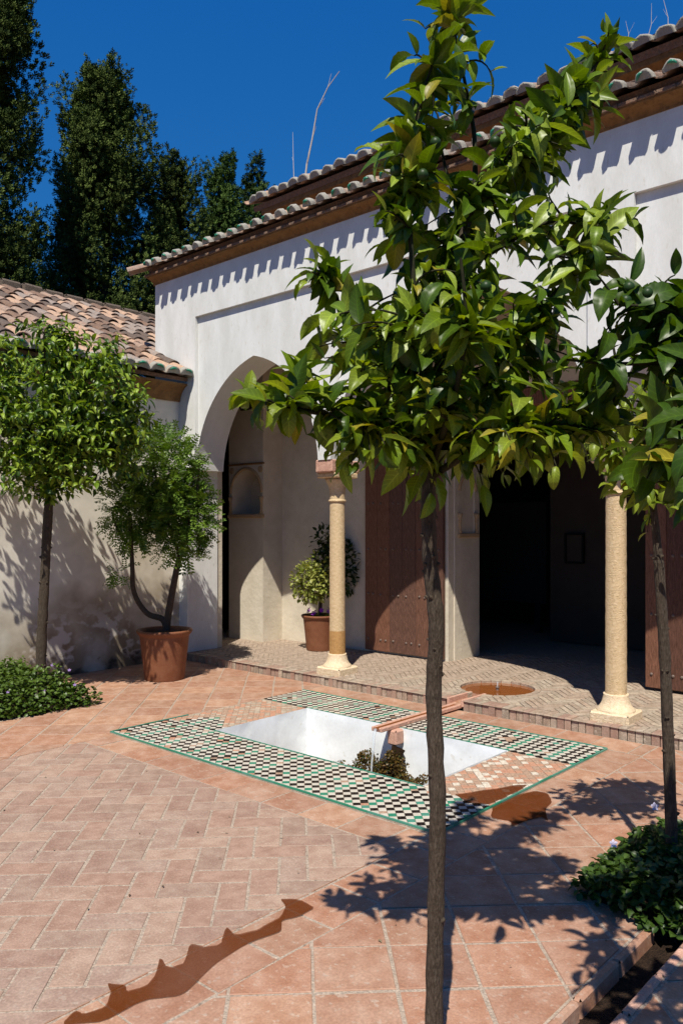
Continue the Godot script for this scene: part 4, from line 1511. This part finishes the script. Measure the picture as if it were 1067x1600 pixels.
	for f in [[1003, 467, 0.05], [975, 458, 0.05], [1010, 488, 0.06], [968, 480, 0.06], [1060, 590, 0.08]]:
		fruit(t3, at3.call(f[0], f[1], f[2]), 0.0155)
	# the clipped round one against the garden wall
	var k4 := 7.35 / FOCAL
	var at4 := func(x: float, y: float, z: float) -> Vector3: return Vector3((x - 63.0) * k4, CAM_H + (822.0 - y) * k4, z)
	var t4 := thing("orange_tree", "dense round clipped orange tree in front of the stained left wall", "tree", Vector3(-6.98, 0.0, -3.62), "orange trees of the courtyard")
	t4.basis = yaw
	branches = []
	for i in 9:
		var a := TAU * i / 9.0
		branches.append([0.02, [at4.call(76, 800, 0), at4.call(78, 760, 0), at4.call(80, 740, 0) + Vector3(cos(a) * 0.25, 0.2 + 0.12 * (i % 3), sin(a) * 0.25), at4.call(85, 700, 0) + Vector3(cos(a) * 0.55, 0.35 + 0.3 * (i % 3), sin(a) * 0.5)]])
	branches.append([0.042, [at4.call(76, 800, 0), at4.call(85, 700, 0), at4.call(95, 600, 0), at4.call(95, 540, 0)]])
	blobs = [[at4.call(95, 660, 0.0), Vector3(0.92, 0.68, 0.74), 380], [at4.call(150, 640, 0.1), Vector3(0.62, 0.62, 0.55), 180], [at4.call(20, 650, 0.1), Vector3(0.62, 0.62, 0.6), 140], [at4.call(95, 565, 0.0), Vector3(0.68, 0.42, 0.5), 120], [at4.call(95, 525, 0), Vector3(0.2, 0.22, 0.2), 10], [at4.call(195, 540, 0.1), Vector3(0.08, 0.14, 0.1), 3], [at4.call(90, 740, 0.15), Vector3(0.85, 0.27, 0.5), 130], [at4.call(200, 690, 0.1), Vector3(0.3, 0.35, 0.4), 60]]
	citrus(t4, [Vector3(0, -0.05, 0), at4.call(66, 1000, 0), at4.call(71, 900, 0), at4.call(76, 800, 0)], 0.046, 0.042, branches, blobs, Vector2(0.065, 0.115), Vector2i(7, 12), 0.026, 300, 0.01, ["leafL0", "leafL1", "leafL2", "leafL2"], Vector2(0.0, 0.6))


func pinnate(pairs: int) -> ArrayMesh:
	var b := MB.new()
	for i in pairs:
		var x := 0.25 + 0.65 * i / (pairs - 1.0)
		for s in [-1.0, 1.0]:
			var a := Vector3(x, 0.03 * sin(x * 3.0) - 0.12 * x * x, 0)
			var d := Vector3(0.17, -0.04, s * 0.30)
			var w := Vector3(0.074, 0.0, -s * 0.042)
			b.tri(a, a + d * 0.5 - w, a + d)
			b.tri(a, a + d, a + d * 0.5 + w)
	var tip := Vector3(0.92, -0.08, 0)
	b.tri(tip, tip + Vector3(0.12, -0.02, 0.06), tip + Vector3(0.26, -0.05, 0))
	b.tri(tip, tip + Vector3(0.26, -0.05, 0), tip + Vector3(0.12, -0.02, -0.06))
	return b.mesh()


func pot(o: Node3D, r: float, tall: float, m: Material) -> void:
	var b := MB.new()
	var rb := r * 0.73
	b.lathe([[0.0, 0.0], [rb, 0.0], [rb + 0.005, 0.01], [lerpf(rb, r, 0.5) * 0.98, tall * 0.5], [r * 0.93, tall * 0.87], [r * 0.94, tall * 0.885], [r * 1.02, tall * 0.93], [r * 1.06, tall * 0.965], [r * 1.03, tall], [r * 0.94, tall * 0.995], [r * 0.88, tall * 0.93], [r * 0.86, tall * 0.85]], 36)
	put("pot", b.mesh(), m, o)
	b = MB.new()
	b.lathe([[r * 0.89, tall * 0.89], [r * 0.5, tall * 0.915], [0.0, tall * 0.93]], 24)
	put("soil", b.mesh(), M.soil, o)


func crown(o: Node3D, mesh: Mesh, blobs: Array, size: Vector2, c0: Color, c1: Color, m: Material) -> void:
	var places := []
	var cols := []
	for bl in blobs:
		for i in int(bl[2]):
			var d := Vector3(rng.randfn(), rng.randfn(), rng.randfn()).normalized()
			var p: Vector3 = bl[0] + d * pow(rng.randf(), 0.4) * (bl[1] as Vector3)
			var out := (d + Vector3(rng.randfn(), rng.randfn() - 0.35, rng.randfn()) * 0.6).normalized()
			var up := (Vector3.UP + Vector3(rng.randfn(), 0, rng.randfn()) * 0.4).normalized()
			var z := out.cross(up)
			if z.length() < 0.05:
				continue
			z = z.normalized()
			var s := rng.randf_range(size.x, size.y)
			places.append(Transform3D(Basis(out, z.cross(out).normalized(), z).scaled(Vector3.ONE * s), p))
			cols.append(c0.lerp(c1, rng.randf()))
	many("foliage", mesh, m, places, o, cols)


func flower(o: Node3D, at: Vector3, r: float, c: Color, face: Vector3) -> void:
	var b := MB.new()
	for i in 5:
		var a := TAU * i / 5
		var d := Vector3(cos(a), 0.15, sin(a))
		var e := Vector3(-sin(a), 0, cos(a))
		b.quad(Vector3(), d * r * 0.6 - e * r * 0.36, d * r + Vector3(0, r * 0.1, 0), d * r * 0.6 + e * r * 0.36)
	var up := face.normalized()
	var x := up.cross(Vector3(0.31, 0.2, 0.9)).normalized()
	put("flower", b.mesh(), mat(null, c, 0.7), o, Transform3D(Basis(x, up, x.cross(up)), at))


func build_pots() -> void:
	var yaw := Basis(Vector3.UP, deg_to_rad(YAW))
	var o := thing("potted_tree", "feathery leafed forked tree in a large terracotta pot by the left wall", "potted tree", Vector3(-6.93, 0.0, -4.97))
	o.basis = yaw
	pot(o, 0.275, 0.52, M.pot)
	var k := 8.3 / FOCAL
	var at := func(x: float, y: float, z: float) -> Vector3: return Vector3((x - 253.0) * k, CAM_H + (822.0 - y) * k, z)
	for br in [[0.036, [at.call(256, 985, 0), at.call(250, 968, 0), at.call(225, 958, 0), at.call(206, 925, 0.02), at.call(204, 880, 0.04), at.call(200, 800, 0.04)]], [0.042, [at.call(256, 985, 0), at.call(259, 960, 0), at.call(272, 890, 0), at.call(285, 830, -0.02), at.call(282, 760, -0.02)]], [0.02, [at.call(278, 870, 0), at.call(255, 800, 0.1), at.call(240, 730, 0.1)]], [0.018, [at.call(285, 830, 0), at.call(305, 780, 0.1), at.call(310, 720, 0.1)]], [0.016, [at.call(204, 860, 0), at.call(185, 830, 0.1), at.call(175, 800, 0.1)]]]:
		var bp := smooth(br[1], 5)
		var rr := PackedFloat32Array()
		for i in bp.size():
			rr.append(lerpf(br[0], br[0] * 0.55, i / float(bp.size() - 1)))
		var m := MB.new()
		m.tube(bp, rr, 10)
		put("stem", m.mesh(), M.bark, o)
	var pin := pinnate(4)
	crown(o, pin, [[at.call(252, 745, 0), Vector3(0.42, 0.52, 0.42), 1400], [at.call(280, 800, 0), Vector3(0.30, 0.44, 0.3), 860], [at.call(205, 800, 0.05), Vector3(0.27, 0.38, 0.3), 640], [at.call(182, 895, 0.05), Vector3(0.12, 0.10, 0.12), 26], [at.call(270, 860, 0), Vector3(0.3, 0.16, 0.25), 90], [at.call(315, 810, 0.0), Vector3(0.12, 0.3, 0.15), 90]], Vector2(0.085, 0.155), Color(0.07, 0.155, 0.016), Color(0.29, 0.46, 0.065), M.leaves)
	o = thing("potted_shrub", "small shrub in painted sunlit and shaded greens with purple flowers in a pot behind the left column", "potted plant", Vector3(-6.66, 0.09, -7.05))
	o.basis = yaw
	pot(o, 0.215, 0.43, M.pot)
	k = 9.7 / FOCAL
	var m2 := MB.new()
	m2.tube(PackedVector3Array([Vector3(0.0, 0.38, 0), Vector3(0.01, 0.55, 0), Vector3(0.02, 0.75, 0)]), PackedFloat32Array([0.028, 0.022, 0.018]), 8)
	for i in 5:
		var a := TAU * i / 5.0
		m2.tube(PackedVector3Array([Vector3(0.01, 0.62, 0), Vector3(0.03 + cos(a) * 0.1, 0.8, sin(a) * 0.1), Vector3(0.04 + cos(a) * 0.2, 1.05, sin(a) * 0.2)]), PackedFloat32Array([0.014, 0.01, 0.005]), 6)
	put("stem", m2.mesh(), M.bark, o)
	var small := leaf_mesh(0.6, 0.4, 0.3, 0.0, 3, 0.0)
	crown(o, small, [[Vector3(-0.10, 0.83, 0.12), Vector3(0.25, 0.25, 0.22), 800], [Vector3(-0.02, 1.0, 0.05), Vector3(0.17, 0.2, 0.2), 160]], Vector2(0.045, 0.07), Color(0.26, 0.33, 0.05), Color(0.55, 0.56, 0.17), M.leaves)  # sunlit part of the crown, its light put into brighter leaf colours
	crown(o, small, [[Vector3(0.20, 1.0, -0.05), Vector3(0.30, 0.36, 0.18), 620], [Vector3(0.12, 1.32, -0.05), Vector3(0.22, 0.2, 0.15), 160]], Vector2(0.06, 0.095), Color(0.03, 0.062, 0.012), Color(0.07, 0.12, 0.02), M.leaves)  # shaded part of the same crown, its shade painted as darker leaves
	for i in 9:
		var a := TAU * i / 9.0
		flower(o, Vector3(cos(a) * 0.14, 0.455 + 0.02 * (i % 3), sin(a) * 0.14), 0.034, lin(0.30, 0.03, 0.42), Vector3(cos(a), 1.0, sin(a) + 0.6))
	for i in 40:
		var a := rng.randf() * TAU
		var bsl := Transform3D(Basis.from_euler(Vector3(0, a, 0.5)).scaled(Vector3.ONE * 0.06), Vector3(cos(a) * 0.1, 0.41, -sin(a) * 0.1))
		put("leaf", small, M.leafL1, o, bsl)


func bed(o: Node3D, poly: PackedVector2Array, height: float, n: int, size: Vector2, c0: Color, c1: Color, soft: float) -> void:
	# low leafy cover that mounds up inside a polygon given in the bed's own frame
	var b := MB.new()
	var ids := Geometry2D.triangulate_polygon(poly)
	for t in range(0, ids.size(), 3):
		b.tri(Vector3(poly[ids[t]].x, 0.001, poly[ids[t]].y), Vector3(poly[ids[t + 1]].x, 0.001, poly[ids[t + 1]].y), Vector3(poly[ids[t + 2]].x, 0.001, poly[ids[t + 2]].y))
	put("soil", b.mesh(), M.soil, o)
	var lo := poly[0]
	var hi := poly[0]
	for p in poly:
		lo = lo.min(p)
		hi = hi.max(p)
	var nz := FastNoiseLite.new()
	nz.seed = 31
	nz.frequency = 3.2
	var places := []
	var cols := []
	var leaf := leaf_mesh(0.72, 0.35, 0.35, 0.0, 3, 0.0)
	var grow := Geometry2D.offset_polygon(poly, 0.05)[0] as PackedVector2Array
	while places.size() < n:
		var p := Vector2(rng.randf_range(lo.x - 0.05, hi.x + 0.05), rng.randf_range(lo.y - 0.05, hi.y + 0.05))
		if not Geometry2D.is_point_in_polygon(p, grow):
			continue
		var edge := 1e9
		for i in grow.size():
			edge = minf(edge, p.distance_to(Geometry2D.get_closest_point_to_segment(p, grow[i], grow[(i + 1) % grow.size()])))
		var top := height * (1.0 - exp(-edge / soft)) * (0.72 + 0.55 * nz.get_noise_2dv(p)) + 0.03
		var y := top * pow(rng.randf(), 0.35)
		var bs := Basis.from_euler(Vector3(rng.randf_range(-0.7, 0.7), rng.randf() * TAU, rng.randf_range(-0.9, 0.6))).scaled(Vector3.ONE * rng.randf_range(size.x, size.y))
		places.append(Transform3D(bs, Vector3(p.x, y, p.y)))
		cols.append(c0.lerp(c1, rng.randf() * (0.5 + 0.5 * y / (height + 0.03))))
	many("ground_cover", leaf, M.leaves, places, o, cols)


func build_beds() -> void:
	var o := thing("flower_bed", "leafy bed with tiny purple flowers round the clipped orange tree", "flower bed", Vector3(-7.0, 0.0, -3.4))
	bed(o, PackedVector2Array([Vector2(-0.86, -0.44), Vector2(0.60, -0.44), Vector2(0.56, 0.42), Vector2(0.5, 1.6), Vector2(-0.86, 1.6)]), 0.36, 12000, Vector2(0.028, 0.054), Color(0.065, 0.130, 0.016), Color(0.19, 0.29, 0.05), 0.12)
	for f in [[0.42, 0.12, -0.05], [0.35, 0.08, 0.38], [0.3, 0.24, -0.36], [0.1, 0.27, -0.3], [0.5, 0.14, -0.3], [-0.2, 0.28, 0.1], [0.44, 0.16, 0.28]]:
		flower(o, Vector3(f[0], f[1] + 0.04, f[2]), 0.017, lin(0.26, 0.17, 0.38), Vector3(0.6, 0.8, 0.5))
	o = thing("flower_bed", "shaded leafy bed with white flowers at the lower right", "flower bed", Vector3(-1.15, 0.0, -3.55))
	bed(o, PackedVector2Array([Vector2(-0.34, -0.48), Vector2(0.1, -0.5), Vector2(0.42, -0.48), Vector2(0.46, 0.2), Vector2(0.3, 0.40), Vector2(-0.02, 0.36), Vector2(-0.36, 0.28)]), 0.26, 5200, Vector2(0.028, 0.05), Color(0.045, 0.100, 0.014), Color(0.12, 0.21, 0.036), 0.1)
	for f in [[0.18, 0.26, 0.2], [0.26, 0.2, 0.32], [-0.2, 0.27, -0.1], [-0.12, 0.24, -0.3], [0.3, 0.26, 0.05], [-0.3, 0.14, 0.12]]:
		flower(o, Vector3(f[0], f[1] + 0.05, f[2]), 0.02, lin(0.62, 0.58, 0.72), Vector3(0.6, 0.5, 0.7))
	var lt := thing("leaf_litter", "scattered dry leaf bits lying on the paving", "litter", Vector3(-3.4, 0.004, -2.6))
	var spots := []
	var tints := []
	for i in 46:
		var q := Vector3(rng.randf_range(-2.0, 2.2), 0.003, rng.randf_range(-0.6, 1.9))
		spots.append(Transform3D(Basis.from_euler(Vector3(rng.randf_range(-0.3, 0.3), rng.randf() * TAU, rng.randf_range(-0.2, 0.2))).scaled(Vector3.ONE * rng.randf_range(0.008, 0.026)), q))
		tints.append(Color(0.16, 0.10, 0.05).lerp(Color(0.45, 0.38, 0.26), rng.randf()))
	many("leaf_bits", leaf_mesh(0.5, 0.3, 0.4, 0.0, 3, 0.0), M.leaves, spots, lt, tints)
	# a weed in a joint near the camera's foot
	o = thing("small_weed", "tiny green weed sprouting from a joint between the floor tiles", "weed", Vector3(-1.52, 0.0, -1.86))
	for i in 9:
		var a := TAU * i / 9.0 + 0.3
		put("leaf", big_leaves[i % 5], M.leaf1, o, Transform3D(Basis.from_euler(Vector3(0, a, 0.5)).scaled(Vector3(0.03, 0.03, 0.036)), Vector3(cos(a) * 0.015 - 0.02 * (i % 3), 0.012 * (i % 4), -sin(a) * 0.015)))


func build_drain() -> void:
	var d := thing("drain_channel", "open drain with pinkish stone kerbs running from the right bed", "drain", Vector3(-1.115, 0, -3.2))
	for s in [-1.0, 1.0]:
		var z := 0.02
		while z < 3.4:
			var L := rng.randf_range(0.28, 0.42)
			var m := MB.new()
			m.cbox(Vector3(s * 0.076 - 0.017, -0.08, z + 0.003), Vector3(s * 0.076 + 0.017, 0.008 + rng.randf_range(-0.003, 0.003), z + L - 0.003), 0.008)
			put("kerb_stone", m.mesh(), M["terra%d" % (rng.randi() % 2 * 3)] if s < 0 else M.stone, d)
			z += L
	var b := MB.new()
	b.box(Vector3(-0.09, -0.16, 0.0), Vector3(0.09, -0.055, 3.5))
	put("channel_bed", b.mesh(), M.soil, d)


# ---------------------------------------------------------------- the tall trees beyond the wall
func tuft_mesh(n: int, spread: float) -> ArrayMesh:
	var b := MB.new()
	for i in n:
		var a := TAU * i * 0.382
		var t := (i + 0.5) / n
		var base := Vector3(0, t * 0.55, 0)
		var d := Vector3(cos(a) * spread, 0.55, sin(a) * spread).normalized() * lerpf(0.55, 0.35, t)
		var w := Vector3(-sin(a), 0.0, cos(a)) * 0.10
		b.tri(base - w * 0.5, base + d * 0.55 + w, base + d)
		b.tri(base + w * 0.5, base + d * 0.5 - w * 0.9, base + d)
	return b.mesh()


func cypress(label: String, at: Vector3, tall: float, wide: float, profile: Curve, plumes: int, per: int, tuft: float, c0: Color, c1: Color, sd: int, lean := 0.0) -> void:
	rng.seed = sd
	var o := thing("cypress_tree", label, "tree", at, "cypresses beyond the garden wing")
	var m := MB.new()
	m.tube(PackedVector3Array([Vector3(0, -0.6, 0), Vector3(0, tall * 0.4, 0), Vector3(lean, tall * 0.9, 0)]), PackedFloat32Array([0.35, 0.22, 0.04]), 10)
	put("trunk", m.mesh(), M.bark, o)
	var places := []
	var cols := []
	for i in plumes:
		var t := 1.0 - pow(rng.randf(), 0.75)
		t = clampf(t, 0.02, 0.97)
		var r := wide * profile.sample(t)
		var a := rng.randf() * TAU
		var rad := r * sqrt(rng.randf()) * 0.85
		var c := Vector3(cos(a) * rad + lean * t, t * tall, sin(a) * rad)
		var h := rng.randf_range(0.7, 1.5) * lerpf(1.15, 0.75, t)
		var w := rng.randf_range(0.28, 0.62) * lerpf(1.1, 0.6, t) * clampf(wide, 0.6, 1.3)
		var tilt := Vector3(cos(a), 0, sin(a)) * 0.35
		var shade := rng.randf_range(0.6, 1.25)
		for q in per:
			var d := Vector3(rng.randfn(), rng.randfn(), rng.randfn()).normalized()
			var v := Vector3(d.x * w, d.y * h, d.z * w) * pow(rng.randf(), 0.3)
			v += tilt * v.y
			var up := (Vector3(d.x, absf(d.y) * 0.6 + 0.8, d.z) + tilt + Vector3(rng.randfn(), rng.randfn(), rng.randfn()) * 0.35).normalized()
			var x := up.cross(Vector3(0.3, 0.1, 0.9)).normalized()
			places.append(Transform3D(Basis(x, up, x.cross(up)).scaled(Vector3.ONE * tuft * rng.randf_range(0.6, 1.3)), c + v))
			cols.append(c0.lerp(c1, rng.randf()) * shade)
	many("crown", tufts, M.needles, places, o, cols)


var tufts: ArrayMesh


func curve(p: Array) -> Curve:
	var c := Curve.new()
	for i in range(0, p.size(), 2):
		c.add_point(Vector2(p[i], p[i + 1]))
	return c


func build_cypresses() -> void:
	tufts = tuft_mesh(9, 0.55)
	var c0 := Color(0.028, 0.050, 0.012)
	var c1 := Color(0.17, 0.225, 0.055)
	var spire := curve([0.0, 0.7, 0.3, 1.0, 0.6, 0.85, 0.85, 0.5, 1.0, 0.08])
	cypress("tallest dark cypress at the left edge, its top out of sight", Vector3(-19.9, -0.6, -8.95), 17.5, 1.2, curve([0.0, 1.0, 0.5, 1.0, 0.8, 0.9, 1.0, 0.3]), 170, 180, 0.21, c0, c1 * 0.9, 101)
	cypress("broad cypress with a ragged double top behind the garden wing", Vector3(-21.3, -0.6, -13.1), 15.9, 2.75, curve([0.0, 0.95, 0.35, 1.0, 0.58, 0.9, 0.78, 0.6, 0.9, 0.36, 1.0, 0.12]), 270, 190, 0.21, c0, c1, 102, 0.3)
	cypress("narrower cypress top joined to the broad one on its left side", Vector3(-21.5, -0.6, -12.45), 15.0, 1.05, curve([0.0, 1.0, 0.6, 0.9, 0.85, 0.6, 1.0, 0.3]), 110, 170, 0.21, c0, c1, 106)
	cypress("shorter dark cypress between the broad one and the palace roof", Vector3(-20.7, -0.6, -15.3), 13.9, 1.35, curve([0.0, 1.0, 0.6, 0.9, 0.85, 0.55, 1.0, 0.2]), 150, 170, 0.21, c0, c1 * 0.9, 103)
	cypress("light green feathery conifer just left of the upper tiled roof", Vector3(-21.1, -0.6, -17.5), 14.6, 1.25, spire, 140, 150, 0.22, Color(0.045, 0.082, 0.018), Color(0.12, 0.19, 0.045), 104)
	cypress("low pale green conifer tip showing above the upper roof corner", Vector3(-21.1, -0.6, -19.0), 14.8, 1.1, spire, 120, 150, 0.22, Color(0.045, 0.082, 0.018), Color(0.11, 0.17, 0.045), 105)


# ----------------------------------------------------------------
func _ready() -> void:
	rng.seed = 20240
	var cam := Camera3D.new()
	cam.name = "camera"
	cam.projection = Camera3D.PROJECTION_FRUSTUM
	cam.near = 0.05
	cam.far = 900.0
	cam.size = 2.0 * cam.near * 800.0 / FOCAL
	cam.frustum_offset = Vector2(0, cam.near * 22.0 / FOCAL)
	cam.position = Vector3(0, CAM_H, 0)
	cam.rotation = Vector3(0, deg_to_rad(YAW), 0)
	add_child(cam)
	cam.current = true
	var env := Environment.new()
	env.background_mode = Environment.BG_SKY
	var sky := Sky.new()
	var sm := ProceduralSkyMaterial.new()
	sm.sky_top_color = lin(0.0, 0.066, 0.29)
	sm.sky_horizon_color = lin(0.034, 0.20, 0.485)
	sm.sky_curve = 0.30
	sm.ground_horizon_color = lin(0.30, 0.24, 0.19)
	sm.ground_bottom_color = lin(0.22, 0.17, 0.13)
	sm.sun_angle_max = 1.0
	sky.sky_material = sm
	env.sky = sky
	env.tonemap_mode = Environment.TONE_MAPPER_LINEAR
	env.tonemap_exposure = 1.22
	env.sdfgi_enabled = true
	env.ssao_enabled = true
	env.ssil_enabled = true
	var we := WorldEnvironment.new()
	we.name = "environment"
	we.environment = env
	add_child(we)
	var sun := DirectionalLight3D.new()
	sun.name = "sun"
	sun.light_color = Color(1.0, 0.975, 0.925)
	sun.light_energy = 1.55
	sun.light_angular_distance = 0.5
	sun.shadow_enabled = true
	sun.basis = Basis.looking_at(-SUN_TO.normalized(), Vector3.UP)
	add_child(sun)

	make_materials()
	M.leafL0 = leaf_mat(lin(0.070, 0.145, 0.012), Color(0.8, 0.85, 0.25))
	M.leafL1 = leaf_mat(lin(0.20, 0.33, 0.023), Color(0.8, 0.85, 0.25))
	M.leafL2 = leaf_mat(lin(0.38, 0.52, 0.055), Color(0.8, 0.85, 0.25))
	M.cap = mat(tex.mortar, Color(0.62, 0.6, 0.58), 0.95, Vector3.ONE * 2.5, tex.fine, 2.0)
	build_ground()
	build_portico_floor()
	build_palace()
	build_garden_wall()
	build_cypresses()
	rng.seed = 555
	build_pool()
	build_puddles()
	build_drain()
	build_orange_trees()
	build_pots()
	build_beds()
